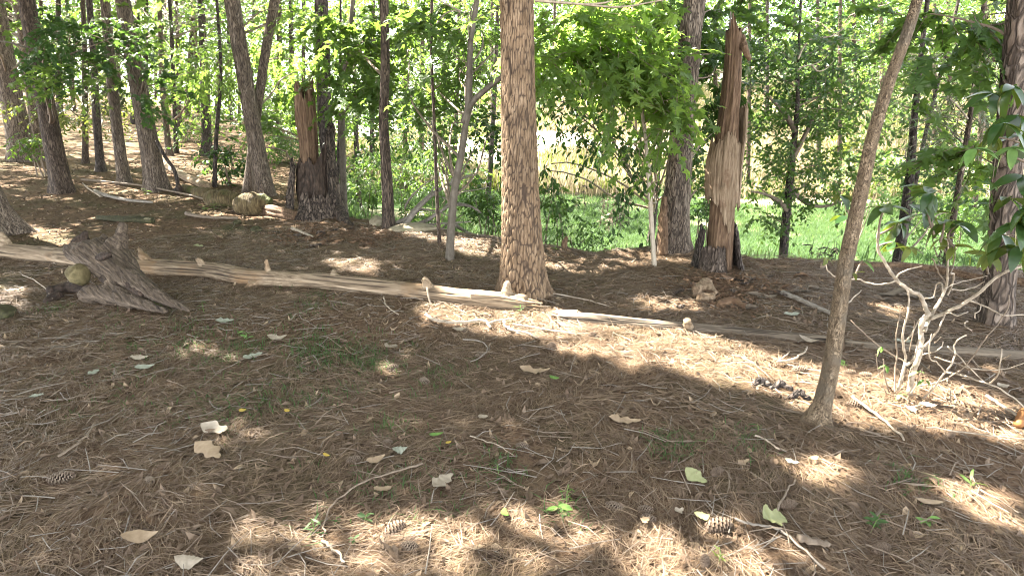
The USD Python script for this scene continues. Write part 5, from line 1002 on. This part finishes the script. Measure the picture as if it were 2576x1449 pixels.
# ------------------------------------------------------------------ single leaves, cones and seedlings on the ground
def place(v, p, yaw, tilt=0.0, roll=0.0):
    v = v @ rotm([1, 0, 0], -roll) @ rotm([0, 1, 0], -tilt)
    v = v @ rotm([0, 0, 1], -yaw)
    v = v.copy(); v[:, 2] -= np.percentile(v[:, 2], 12)
    return v + p
def ground_leaf(label, px, py, wpx, yaw, mat, lobes=3.0, aspect=.5, curl=.5, tilt=.1, roll=.15):
    p = G(px, py, .03); L = wpx * pxm(p); s = int(px * 3 + py)
    v, f = lobed(L, L * aspect, lobes, curl * .55, s, n=18, wav=.02); v[:, 2] *= .6
    v = place(v, p, yaw, tilt * .7, roll * .6)
    th = np.array([0, 0, .0015]); n_ = len(v)
    solo('fallen_leaf', (np.vstack([v, v - th]), np.vstack([f, f[:, ::-1] + n_])), mat, label, 'leaf', loc=p)
for a in (('bright curled tan leaf, upper one of the pair in the lower left', 545, 1094, 86, -.35, 'leaf_pale', 2, .5, .9, .1, .5), ('big flat tan oak leaf, lower one of the pair in the lower left', 524, 1152, 108, -.55, 'leaf_tan', 2.5, .48, .2, .1, .35), ('big grey veined leaf right of the long bent stick', 1116, 1228, 84, .95, 'leaf_pale', 2.5, .55, .2, .3, .2),
          ('pale yellow green lobed leaf in the right foreground', 1748, 1214, 62, -.9, 'leaf_lime', 1.5, .75, .4, .3, .2), ('star shaped pale yellow green leaf beside the curved pale stick', 1944, 1322, 66, .2, 'leaf_lime', 2, 1.1, .2, .25, .1), ('small pale green leaf left of the big pine cone at the lower right', 1763, 1313, 38, .2, 'leaf_lime', 1, .9, .2, .2, .1),
          ('pale lobed leaf below the tip of the tail root', 568, 816, 44, .3, 'leaf_silver', 3, .6, .4), ('grey green oak leaf in the shaded left foreground', 637, 906, 54, .9, 'leaf_silver', 3, .6, .3, .2, .2), ('small pale three lobed leaf at the left', 237, 947, 30, 1.2, 'leaf_silver', 2, .8, .3), ('small pale leaf near the left edge', 95, 1008, 30, .6, 'leaf_silver', 2, .7, .3), ('dull silver leaf in grass left of the grey green oak leaf', 366, 934, 44, .4, 'leaf_silver', 0, .5, .5),
          ('large whitish leaf standing up in the grass in the centre', 984, 888, 60, 1.3, 'leaf_pale', 1.5, .6, .3, .5, .3), ('pale blue green leaf in the lower centre', 1007, 1146, 38, .3, 'leaf_silver', 1, .8, .3, .2, .1), ('ragged tan leaf in the right centre foreground', 1570, 1070, 80, -.15, 'leaf_tan', 3, .45, .6), ('curled tan leaf in the middle of the shaded ground', 1345, 944, 76, -.3, 'leaf_tan', 2.5, .45, .9), ('tan leaf standing upright below the long bent stick', 962, 1252, 60, 1.1, 'leaf_tan', 0, .4, .4, .6, .3),
          ('brown leaf right of the end of the long bent stick', 945, 1170, 50, .5, 'leaf_tan', 0, .45, .8, .2, .3), ('yellow green leaf lying in the middle of the shaded ground', 1394, 962, 26, -.3, 'leaf_fresh', 0, .5, .3), ('long green leaf in the lower centre', 1098, 1106, 36, .3, 'leaf_fresh', 0, .35, .4), ('tiny yellow leaf in the lower centre', 1129, 1127, 17, .8, 'leaf_yellow', 0, .6, .3), ('tiny yellow leaf right of the pair of tan leaves', 823, 1157, 20, -.2, 'leaf_yellow', 0, .45, .3), ('tiny yellow orange leaf in the left centre', 724, 1046, 17, -.5, 'leaf_yellow', 0, .6, .3), ('tiny yellow green leaf in the left centre', 612, 1044, 18, .2, 'leaf_yellow', 0, .7, .3),
          ('dark green leaf half upright in the lower centre', 1271, 1306, 42, 1.4, 'leaf_fresh', 0, .5, .2, .4, .2), ('purplish grey strip of bark at the lower right', 2335, 1278, 66, -.05, 'leaf_tan', 0, .3, .3), ('white lobed leaf curled in sun behind the leaning trunk', 2030, 866, 46, -.4, 'leaf_pale', 1, .5, .8, .3, .3), ('crumpled pale leaf at the left of the bright patch', 1156, 838, 36, .2, 'leaf_pale', 1, .6, .9), ('cluster leaf, pale and crumpled, below the root stump', 352, 912, 40, .5, 'leaf_pale', 1, .6, 1.0, .2, .4), ('pale crumpled leaf among grass in the left centre', 700, 858, 50, .1, 'leaf_pale', 2, .6, .9), ('pale crumpled leaf left of the leaning trunk foot in the dark', 1868, 1180, 40, .6, 'leaf_tan', 1.5, .6, .8),
          ('white leaf edge on in the sunny lower right', 1704, 1300, 34, .6, 'leaf_pale', 1.5, .7, .8, .4, .3), ('brown oak leaf upright in the sunny lower right', 1624, 1328, 44, .9, 'leaf_tan', 2.5, .5, .5, .4, .3), ('dark curled leaf heap at the lower left', 355, 1370, 80, .5, 'leaf_tan', 1, .5, 1.0, .4, .5), ('pale leaf at the bottom edge in the left sun', 480, 1432, 70, .1, 'leaf_pale', 1, .6, .9, .3, .3), ('pale leaf at the right edge in the sun patch', 2520, 985, 40, .2, 'leaf_pale', 1, .6, .8, .2, .3), ('tan leaf below the bare shrub', 2290, 1040, 44, .1, 'leaf_tan', 1.5, .7, .6), ('pale tan leaf right of the shrub foot', 2330, 1032, 40, -.2, 'leaf_pale', 1, .6, .7),
          ('pale green leaf flat on the ground left of the sunlit log end', 500, 626, 26, .2, 'leaf_lime', 2, .7, .2), ('white leaf near the fallen log at the left slope', 1215, 1060, 26, .2, 'leaf_pale', 0, .6, .5), ('silver leaf in the right foreground shade', 1990, 1175, 32, -.6, 'leaf_silver', 2, .6, .3), ('pale leaf on needles at the right', 2045, 1165, 26, .3, 'leaf_lime', 0, .6, .5), ('pale oak leaf lying on the shaded ground behind the bare shrub', 2270, 870, 50, .1, 'leaf_silver', 2, .5, .6), ('silver leaf lying behind the forked white stick', 1990, 800, 44, .1, 'leaf_silver', 2, .5, .6)):
    ground_leaf(*a)

def pine_cone(label, px, py, wpx, yaw, lean=.1, open_=1.0, round_=.55):
    p = G(px, py, .0); L = wpx * pxm(p); R = L * round_ * .5; p = p + [0, 0, .006 + R * .5]; s = int(px + py)
    g = np.random.default_rng(s); n = 74; k = np.arange(n); t = (k + .5) / n; ph = k * 2.39996
    rad = R * np.sin(np.pi * np.clip(.12 + .80 * t, 0, 1)) ** .7
    ax = (t - .5) * L
    dirv = np.stack([.55 + .25 * t, np.cos(ph), np.sin(ph)], 1); dirv = unit(dirv)
    o = np.stack([ax - .1 * L, .35 * rad * np.cos(ph), .35 * rad * np.sin(ph)], 1); tip = np.stack([ax, rad * np.cos(ph), rad * np.sin(ph)], 1) * 1.0
    side = unit(np.cross(dirv, np.stack([np.ones(n), 0 * t, 0 * t], 1))); nr = np.cross(side, dirv); w = L * .085 * (.7 + .5 * np.sin(np.pi * t))
    sv, st = [], []
    for q in range(n):
        a, b, sd, nn = o[q], tip[q], side[q] * w[q], unit(nr[q]) * w[q]
        sv.append((np.array([a - sd * .3, a + sd * .3, b - sd - nn * .18, b + sd - nn * .18, b + sd * .8 + nn * .35, b - sd * .8 + nn * .35]), np.array([(0, 1, 3), (0, 3, 2), (1, 0, 5), (1, 5, 4), (0, 2, 5), (1, 4, 3)])))
        c_ = b + (b - a) * .10
        st.append((np.array([b - sd - nn * .18, b + sd - nn * .18, b + sd * .8 + nn * .35, b - sd * .8 + nn * .35, c_]), np.array([(0, 1, 4), (1, 2, 4), (2, 3, 4), (3, 0, 4)])))
    R_ = rotm([0, 1, 0], lean) @ rotm([0, 0, 1], -yaw)
    def mv(m): v, f = m; return v @ R_ + p, f
    core = trimesh.creation.icosphere(2, 1.0); cv = np.array(core.vertices) * [L * .42, R * .5, R * .5]
    t_ = Thing('pine_cone', label, 'pine cone', p)
    t_.part('core', mv((cv, np.array(core.faces))), 'dark_rot'); t_.part('scales', mv(cat_(sv)), 'cone_brown', smooth=False); t_.part('scale_tips', mv(cat_(st)), 'cone_tip', smooth=False)
for a in (('open pine cone in the dark left foreground, leftmost of the big cones', 157, 1211, 58, .2), ('small pine cone right of the leftmost one, below the tan leaves', 379, 1217, 34, -.6), ('half buried grey cone close right of the small cone below the tan leaves', 493, 1228, 30, .4), ('grey cone on the shaded needles in the centre, right of the whitish leaf', 1068, 965, 34, -.8), ('cone tucked under the large whitish leaf', 989, 930, 30, .3), ('round dark cone standing at the edge of the bright patch', 1388, 879, 24, 1.3, .5, 1, .9), ('small dark cone left of the round one at the bright patch', 1317, 886, 18, .5, .2, 1, .8), ('small cone inside the hooked grey stick', 1209, 898, 24, .1),
          ('cone in the middle of the lower shade with a white leaf on it', 1314, 1127, 32, -.2), ('cone lying slanted, left of the cone pair at the lower right', 1545, 1284, 46, -.6), ('upper cone of the pair at the lower right', 1624, 1289, 38, -.3), ('lower cone of the pair at the lower right', 1632, 1311, 38, -.5), ('large pale tipped cone in the sun at the bottom centre', 993, 1342, 60, .75), ('cone half in the sun below the large one at the bottom centre', 1032, 1386, 50, -.3), ('dark cone left of the end of the bent stick', 891, 1164, 34, .3), ('small dark cone above the pale blue leaf', 977, 1117, 26, -.2),
          ('large cone at the end of the curved pale stick', 1808, 1331, 66, .15), ('dark cone behind the star shaped leaf', 1982, 1277, 44, .2), ('pale cone in the sun right of the foot of the leaning trunk', 2149, 1025, 38, -.3), ('cone in the sun behind the leaning trunk, left of two', 2136, 943, 30, -.2), ('cone in the sun behind the leaning trunk, right of two', 2176, 950, 30, -.2), ('faded cone in the bright sun left of the leaning trunk', 2012, 936, 34, -.3), ('grey cone on the shaded needles in the right foreground', 1803, 1194, 36, .4), ('faint cone in the shade near the right edge', 2390, 1100, 26, .3), ('pale cone in the bright sun at the bottom right', 1772, 1420, 44, 1.2), ('dark cone lying in the shaded lower right', 2215, 1390, 50, .3),
          ('small cone at the left end of the bright patch', 1172, 840, 20, .2, .1, 1, .8), ('small cone in the bright patch by the log', 1490, 848, 20, .4, .1, 1, .8)):
    pine_cone(*a)

def seedling(label, px, py, hpx, n, mat, lpx, kind='slim', name='seedling', spread=1.0):
    p = G(px, py); s = pxm(p); h = hpx * s; g = np.random.default_rng(int(px + 2 * py)); t_ = Thing(name, label, 'seedling', p)
    top = p + [g.normal(0, .15) * h, g.normal(0, .1) * h, h]; cc = curve([p, (p + top) / 2 + g.normal(0, .06, 3) * h, top], 9)
    t_.part('stem', tube(cc, np.linspace(.0022, .0012, 9), 5), 'leaf_fresh')
    for q in range(n):
        k = .3 + .7 * q / max(1, n - 1); b = cc[min(8, int(k * 8))]; az = q * 2.4 + g.normal(0, .4); d = np.array([math.cos(az) * spread, math.sin(az) * spread, g.uniform(-.3, .5)])
        v, f = leaves(kind, b[None], d[None], np.array([[0, 0, 1.0]]) + g.normal(0, .3, (1, 3)), np.array([lpx * s * g.uniform(.7, 1.2)]))
        t_.part('leaf', (v, f), mat, smooth=False)
for a in (('narrow leaved green seedling beside the lower end of the long bent stick', 790, 1352, 50, 9, 'leaf_grass', 30), ('fresh green sprig right of the bent stick, left of the bottom cone', 922, 1318, 30, 6, 'leaf_grass', 22, 'oval'), ('small sprig just left of the fresh green one', 850, 1318, 20, 4, 'leaf_grass', 16), ('seedling with broad round leaves at the lower centre', 1405, 1290, 22, 6, 'leaf_fresh', 34, 'oval', 'seedling', 1.5), ('tall thin bright seedling above the broad round leaves', 1425, 1275, 60, 7, 'leaf_bright', 24), ('pale silvery seedling in the sun at the bottom right', 1806, 1420, 50, 8, 'leaf_gold', 26), ('green seedling in the shaded lower right, left one', 2190, 1340, 56, 9, 'leaf_grass', 26, 'oval'), ('green seedling in the shaded lower right, right one', 2330, 1325, 28, 6, 'leaf_fresh', 24, 'oval'), ('bright narrow leaf pair at the right in the shade', 2440, 1228, 24, 4, 'leaf_bright', 40),
          ('seedling below the tip of the tail root', 515, 790, 34, 6, 'leaf_grass', 18), ('green seedling in the left centre grass', 620, 858, 26, 5, 'leaf_fresh', 18, 'oval'), ('ferny sprig at the log end by the middle oak', 1308, 790, 22, 6, 'leaf_grass', 20), ('little sprig on the fallen log side, first from the oak', 1135, 760, 20, 4, 'leaf_bright', 12, 'oval'), ('sprig in front of the sunlit log, second from the oak', 1180, 758, 20, 4, 'leaf_bright', 14), ('bright sprig left of the leaning trunk in the shade', 1775, 1122, 20, 3, 'leaf_bright', 22), ('sprig in the shade left of the leaning trunk foot', 1905, 1092, 28, 5, 'leaf_grass', 20), ('small leafy sprig on the sunny needles behind the leaning trunk', 2122, 925, 18, 5, 'leaf_bright', 18, 'oval'), ('upright sprig right in the middle of the foreground', 1255, 1195, 36, 6, 'leaf_grass', 18), ('tiny sprig at the lower left sun', 894, 1370, 20, 5, 'leaf_grass', 16, 'oval'),
          ('little yellow green plant on the sunlit ground left of the mossy log', 370, 490, 12, 5, 'leaf_bright', 14, 'oval'), ('small leafy plant in the sun in front of the mossy log, left', 515, 530, 14, 5, 'leaf_bright', 12, 'oval'), ('small leafy plant in the sun in front of the mossy log, right', 540, 528, 14, 5, 'leaf_bright', 12, 'oval'), ('tiny plant at the bank edge behind the broken log end', 1395, 632, 18, 5, 'leaf_bright', 12, 'oval')):
    seedling(*a)
# bark chips and dark flakes round the two rotten trunks
brng = np.random.default_rng(9)
def chip(label, px, py, wpx, mat, name='bark_chip'):
    p = G(px, py, .026); L = wpx * pxm(p); v, f = lobed(L, L * brng.uniform(.35, .6), 0, brng.uniform(-.2, .3), int(px * 7 + py), n=6, tip=1.0); v = place(v, p, brng.uniform(-.5, .5), brng.normal(0, .2), brng.normal(0, .3)); th = np.array([0, 0, .008]); n_ = len(v)
    solo(name, (np.vstack([v, v - th]), np.vstack([f, f[:, ::-1] + n_])), mat, label, 'bark', group='bark chips round the ' + ('broken stump' if px < 1200 else 'tall snag'), smooth=False, loc=p)
for q in range(34):
    chip('broken flake of bark on the ground at the foot of the broken stump', brng.uniform(690, 960), brng.uniform(565, 625), brng.uniform(12, 34), ['wood_chip', 'bark_pine', 'rot_wood'][q % 3])
for q in range(34):
    chip('broken flake of bark on the ground around the tall snag', brng.uniform(1700, 2100), brng.uniform(695, 790), brng.uniform(14, 42), ['wood_chip', 'bark_pine', 'log_grey'][q % 3])
for k, (px, py, w) in enumerate(((2240, 748, 80), (2290, 752, 70), (2225, 762, 60), (2330, 756, 50))):
    chip(['topmost grey bark slab of the stack behind the bare shrub', 'middle grey bark slab of the stack behind the bare shrub', 'front left grey bark slab of the stack behind the bare shrub', 'right grey bark slab of the stack behind the bare shrub'][k], px, py, w, 'log_grey', 'bark_slab_piece')
x, y = [], []
P_ = np.vstack([scatter_px([(800, 590, 150, 26, 130), (940, 600, 90, 20, 60), (1810, 720, 110, 26, 120), (1850, 760, 90, 30, 60)], 18)])
instancer('wood_crumbs', 'reddish crumbs of rotten wood on the ground round the rotten trunks', 'wood crumbs', [(leaf_patch(10, .09, 800 + k, .02, .05), 'wood_chip') for k in range(4)], P_ + [0, 0, .006], irng.uniform(0, 6.28, len(P_)), irng.uniform(.7, 1.3, len(P_)), seed=9)
for k, (x0, y0, nm) in enumerate(((1915, 978, 'left part of the dark curled bark on the sunny needles'), (1965, 985, 'right part of the dark curled bark on the sunny needles'), (2010, 1010, 'dark curled bark piece touching the foot of the leaning trunk'))):
    p = G(x0, y0); solo('curled_bark', bones([[(p + [-.05, 0, .02], .018), (p + [0, .02, .05], .02), (p + [.05, -.01, .02], .015)]], .01, .014, None, k + 3, 40.0), 'bark_dark', nm, 'bark')

# ------------------------------------------------------------------ shrubs at the right: bare white branches, large glossy leaves
bS = G(2290, 1000)
def SP_(cx, cy): return 2146.75 + cx * .32, 583.9 + cy * .32
sh = Thing('bare_shrub', 'shrub with bare bleached branches and large green leaves right of the leaning trunk', 'shrub', bS)
branches = [([(440, 1310), (450, 1200), (475, 1080), (515, 980), (535, 870), (530, 800), (545, 700), (600, 640)], 42, 34, 0), ([(595, 650), (560, 570), (520, 500), (430, 450), (340, 380), (290, 310), (240, 230), (200, 150), (195, 0), (215, -120)], 32, 12, .05), ([(340, 380), (260, 405), (180, 410), (100, 395), (40, 370), (-120, 360), (-200, 300), (-215, 250)], 13, 7, 0), ([(340, 370), (360, 330), (420, 300), (540, 265)], 12, 7, -.05),
            ([(605, 685), (720, 630), (850, 570), (960, 500), (1040, 430), (1130, 350), (1230, 300), (1342, 270), (1460, 235)], 28, 14, -.1), ([(1190, 310), (1340, 240), (1420, 225)], 9, 6, -.1), ([(560, 780), (600, 680), (650, 590), (700, 500), (730, 430), (740, 330), (745, 200), (740, 60)], 26, 10, .1), ([(700, 480), (690, 400), (650, 420), (635, 500), (540, 530)], 11, 7, .1), ([(760, 330), (775, 420), (740, 500)], 16, 10, .1),
            ([(350, 1240), (390, 1090), (410, 1010), (395, 900), (395, 760), (425, 650), (435, 560), (430, 480), (370, 410)], 20, 11, -.05), ([(415, 1050), (480, 990), (505, 880), (530, 820)], 20, 14, -.03), ([(420, 1040), (560, 960), (660, 930), (700, 890), (705, 860)], 11, 7, -.08), ([(555, 900), (620, 830), (680, 740), (720, 650)], 18, 10, -.05), ([(390, 870), (470, 780), (520, 690), (590, 650)], 11, 9, -.06), ([(640, 870), (690, 820)], 10, 7, -.08),
            ([(770, 450), (900, 450), (980, 420), (1030, 390)], 9, 6, .05), ([(720, 440), (830, 400), (950, 370), (1050, 345)], 8, 5, .12), ([(690, 660), (760, 640), (820, 655), (900, 630)], 9, 6, -.1), ([(910, 540), (1050, 590), (1180, 655), (1342, 650), (1450, 640)], 12, 8, -.12), ([(1000, 580), (990, 620), (955, 640), (955, 680)], 8, 7, -.12), ([(520, 1320), (600, 1260), (650, 1200), (720, 1100), (770, 1040), (800, 960), (790, 900), (810, 860), (890, 810)], 16, 9, -.2),
            ([(720, 1100), (650, 1020), (600, 980), (615, 800)], 11, 7, -.2), ([(720, 1100), (900, 1140), (1050, 1190), (1200, 1260), (1350, 1380), (1420, 1420)], 14, 9, -.25), ([(1070, 1190), (1140, 1110), (1160, 1000), (1165, 920)], 12, 7, -.25), ([(1165, 1000), (1240, 965)], 8, 6, -.25), ([(740, 900), (880, 1030), (1020, 1165)], 10, 8, -.1), ([(640, 980), (800, 1030), (930, 1075), (1200, 1080), (1342, 1030), (1450, 1000)], 9, 6, -.15), ([(900, 700), (905, 760), (930, 780)], 9, 7, -.1)]
darks = [([(510, 1215), (700, 1165), (860, 1070), (960, 950), (1070, 800), (1150, 700), (1215, 600), (1222, 490)], 12, 7, -.15), ([(285, 1270), (240, 1080), (235, 1000)], 12, 7, 0), ([(330, 1260), (340, 1000), (340, 780), (375, 600)], 14, 6, .02), ([(260, 1275), (190, 1060), (180, 960)], 8, 6, 0), ([(380, 1190), (410, 1040), (300, 960), (170, 870), (60, 770), (-20, 690)], 13, 8, .05), ([(350, 1340), (430, 1300), (500, 1190), (540, 1080)], 9, 6, -.1), ([(620, 210), (660, 290), (700, 370), (735, 430)], 10, 9, .1), ([(740, 1160), (760, 1240), (765, 1340)], 9, 8, -.2), ([(440, 940), (470, 800), (480, 700)], 8, 6, 0), ([(760, 330), (795, 220), (800, 160)], 9, 7, .1)]
BR = []
for pl, mat in ((branches, 'twig_pale'), (darks, 'twig_brown')):
    for q, r0, r1, dy in pl:
        g_ = np.random.default_rng(abs(q[0][0]) + 3); n = 5 * len(q); k = pxm(AT(2300, 850, bS[1]))
        w = [AT(*SP_(*u), bS[1] + dy * min(1, 2 * s_ / max(1, len(q) - 1)) + g_.normal(0, .012)) for s_, u in enumerate(q)]
        cc = curve(w, n); cc += (fbm(cc * 22, 2, 5)[:, None] - .5) * .012
        cc[:, 2] = np.maximum(cc[:, 2], height(cc[:, 0], cc[:, 1]) + .004 - .03 * (np.arange(n) == 0))
        rr = np.linspace(r0, r1, n) * .34 * k / 2 * (1 + .10 * np.sin(np.arange(n) * 1.9)); sh.part('branch', tube(cc, rr, 9), mat); BR.append(cc)
def big_leaf(L, W, seed, droop=.4):
    g = np.random.default_rng(seed); n = 8; t = np.linspace(0, 1, n + 1); env = W / 2 * np.sin(np.pi * t ** .85) ** .75; env[0] = .02 * W; z = -droop * L * t ** 2; f_ = g.uniform(.1, .35)
    v = np.vstack([np.stack([t * L, env, z + env * f_], 1), np.stack([t * L, 0 * t, z], 1), np.stack([t * L, -env, z + env * f_], 1)]); k = np.arange(n); s = n + 1
    return v, tri(np.vstack([np.stack([k, k + s, k + s + 1, k + 1], 1), np.stack([k + s, k + 2 * s, k + 2 * s + 1, k + s + 1], 1)]))
def whorl(t_, px, py, y, n, lpx, mat, seed, up=.15, stem_to=None, droop=.4):
    g = np.random.default_rng(seed); p = AT(px, py, y); s = pxm(p)
    for q in range(n):
        L = lpx * s * g.uniform(.7, 1.15); v, f = big_leaf(L, L * g.uniform(.36, .46), seed * 20 + q, droop * g.uniform(.5, 1.6)); az = q * 6.28 / n + g.normal(0, .3)
        v = v @ rotm([1, 0, 0], g.normal(0, .3)) @ rotm([0, 1, 0], g.normal(-up, .35)) @ rotm([0, 0, 1], -az)
        t_.part('leaf', (v + p, f), mat, smooth=True)
    if stem_to is not None: t_.part('branch', tube(curve([AT(*stem_to, y), (AT(*stem_to, y) + p) / 2 + g.normal(0, .015, 3), p], 10), np.linspace(.006, .004, 10), 6), 'twig_brown')
for k, (px, py, n, l, mt, st) in enumerate(((2115, 492, 5, 58, 'leaf_gloss', (2140, 570)), (2130, 545, 3, 52, 'leaf_gloss', None), (2225, 520, 7, 64, 'leaf_gloss', (2210, 600)), (2262, 560, 6, 60, 'leaf_gloss', (2210, 590)), (2335, 488, 7, 62, 'leaf_gloss', (2350, 590)), (2330, 540, 6, 70, 'leaf_gloss', (2352, 600)), (2375, 560, 5, 70, 'leaf_gloss', (2365, 610)), (2245, 610, 6, 56, 'leaf_gloss', (2212, 640)), (2290, 622, 5, 44, 'leaf_gold', None), (2372, 600, 5, 50, 'leaf_gold', (2385, 640)), (2400, 620, 5, 48, 'leaf_gold', (2390, 650)), (2484, 640, 6, 52, 'leaf_gold', (2486, 690)), (2078, 650, 4, 30, 'leaf_gold', (2065, 672)), (2170, 655, 4, 36, 'leaf_fresh', (2150, 700)), (2148, 688, 3, 26, 'leaf_gold', None), (2330, 470, 4, 50, 'leaf_gloss', None), (2420, 560, 5, 56, 'leaf_gloss', (2400, 620)))):
    whorl(sh, px, py, bS[1] + (.12 if k % 2 else -.1), n, l, mt, 50 + k, stem_to=st)
for k, (x0, y0) in enumerate(((2218, 872), (2215, 960), (2310, 935), (2325, 955), (2272, 990), (2230, 920))):
    whorl(sh, x0, y0, bS[1] - .05, 2, 24, 'leaf_fresh', 150 + k)
es = Thing('evergreen_shrub', 'large dark glossy leaves of an evergreen shrub reaching in at the right edge', 'shrub', G(2640, 1010))
yE = 2.55
for k, (px, py, n, l, mt) in enumerate(((2545, 215, 6, 72, 'leaf_gloss'), (2500, 235, 6, 66, 'leaf_gloss'), (2520, 310, 6, 66, 'leaf_gloss'), (2562, 290, 5, 70, 'leaf_gloss'), (2500, 345, 6, 56, 'leaf_gold'), (2545, 370, 6, 62, 'leaf_fresh'), (2450, 375, 5, 58, 'leaf_fresh'), (2570, 440, 6, 74, 'leaf_gloss'), (2540, 500, 5, 74, 'leaf_gloss'), (2560, 560, 6, 74, 'leaf_gloss'), (2520, 590, 5, 66, 'leaf_gloss'), (2560, 620, 5, 66, 'leaf_gloss'), (2600, 520, 6, 80, 'leaf_gloss'), (2600, 340, 6, 80, 'leaf_gloss'))):
    whorl(es, px, py, yE + .1 * math.sin(k * 2), n, l, mt, 90 + k, droop=.5, up=.5)
stem = curve([G(2640, 1010, -.03), AT(2660, 700, yE), AT(2640, 450, yE), AT(2600, 250, yE), AT(2590, 180, yE)], 30); es.part('stem', tube(stem, np.linspace(.016, .006, 30), 8), 'twig_brown')
for k, (px, py) in enumerate(((2545, 215), (2500, 345), (2450, 375), (2540, 500), (2520, 590), (2560, 620), (2520, 310))):
    e = AT(px, py, yE); o = stem[int(np.argmin(np.abs(stem[:, 2] - e[2] + .12)))]; es.part('branch', tube(curve([o, (o + e) / 2 + [0, 0, .03], e], 10), np.linspace(.007, .003, 10), 6), 'twig_brown')

# ------------------------------------------------------------------ dry weed stalks standing in the meadow
def weed(px, py, y, hpx, label, group, mat, seed):
    g = np.random.default_rng(seed); b = AT(px, py, y); b[2] = height(b[0], b[1]); h = hpx * pxm(b); t_ = Thing('dry_weed', label, 'weed', b, group)
    tp = b + [g.normal(0, .06) * h, g.normal(0, .06) * h, h]; cc = curve([b, (b + tp) / 2 + g.normal(0, .03, 3) * h, tp], 8); t_.part('stem', tube(cc, np.linspace(.009, .004, 8), 4), mat)
    n = 26; kk = g.uniform(.3, 1, n); bs = np.array([cc[int(q * 7)] for q in kk]); d = np.stack([g.normal(0, .6, n), g.normal(0, .6, n), -np.abs(g.normal(.5, .5, n))], 1)
    t_.part('withered_leaves', leaves('slim', bs, d, g.normal(0, 1, (n, 3)), g.uniform(.08, .2, n)), mat, kind='stuff', smooth=False)
wr = np.random.default_rng(14)
for k in range(16): weed(wr.uniform(1425, 1590), 500, wr.uniform(15, 20), wr.uniform(60, 110), 'tall tan withered weed stalk standing in front of the bright slope', 'tall dry weeds beyond the meadow', 'twig_brown' if k % 3 else 'bark_dark', 300 + k)
for k in range(16): weed(wr.uniform(2030, 2190), 650, wr.uniform(8.2, 10.5), wr.uniform(80, 130), 'dark withered weed stalk in the meadow right of the branching tree', 'dark withered weeds left of the leaning trunk', 'bark_dark', 340 + k)
for k in range(14): weed(wr.uniform(2230, 2480), 650, wr.uniform(8.2, 11), wr.uniform(70, 120), 'dark withered weed stalk in the meadow behind the bare shrub', 'dark withered weeds behind the bare shrub', 'bark_dark', 370 + k)
for k in range(5): weed(wr.uniform(1890, 1960), 650, wr.uniform(8, 9), wr.uniform(60, 90), 'thin green weed stalk between the tall snag and the branching tree', 'thin weeds right of the tall snag', 'twig_brown', 400 + k)
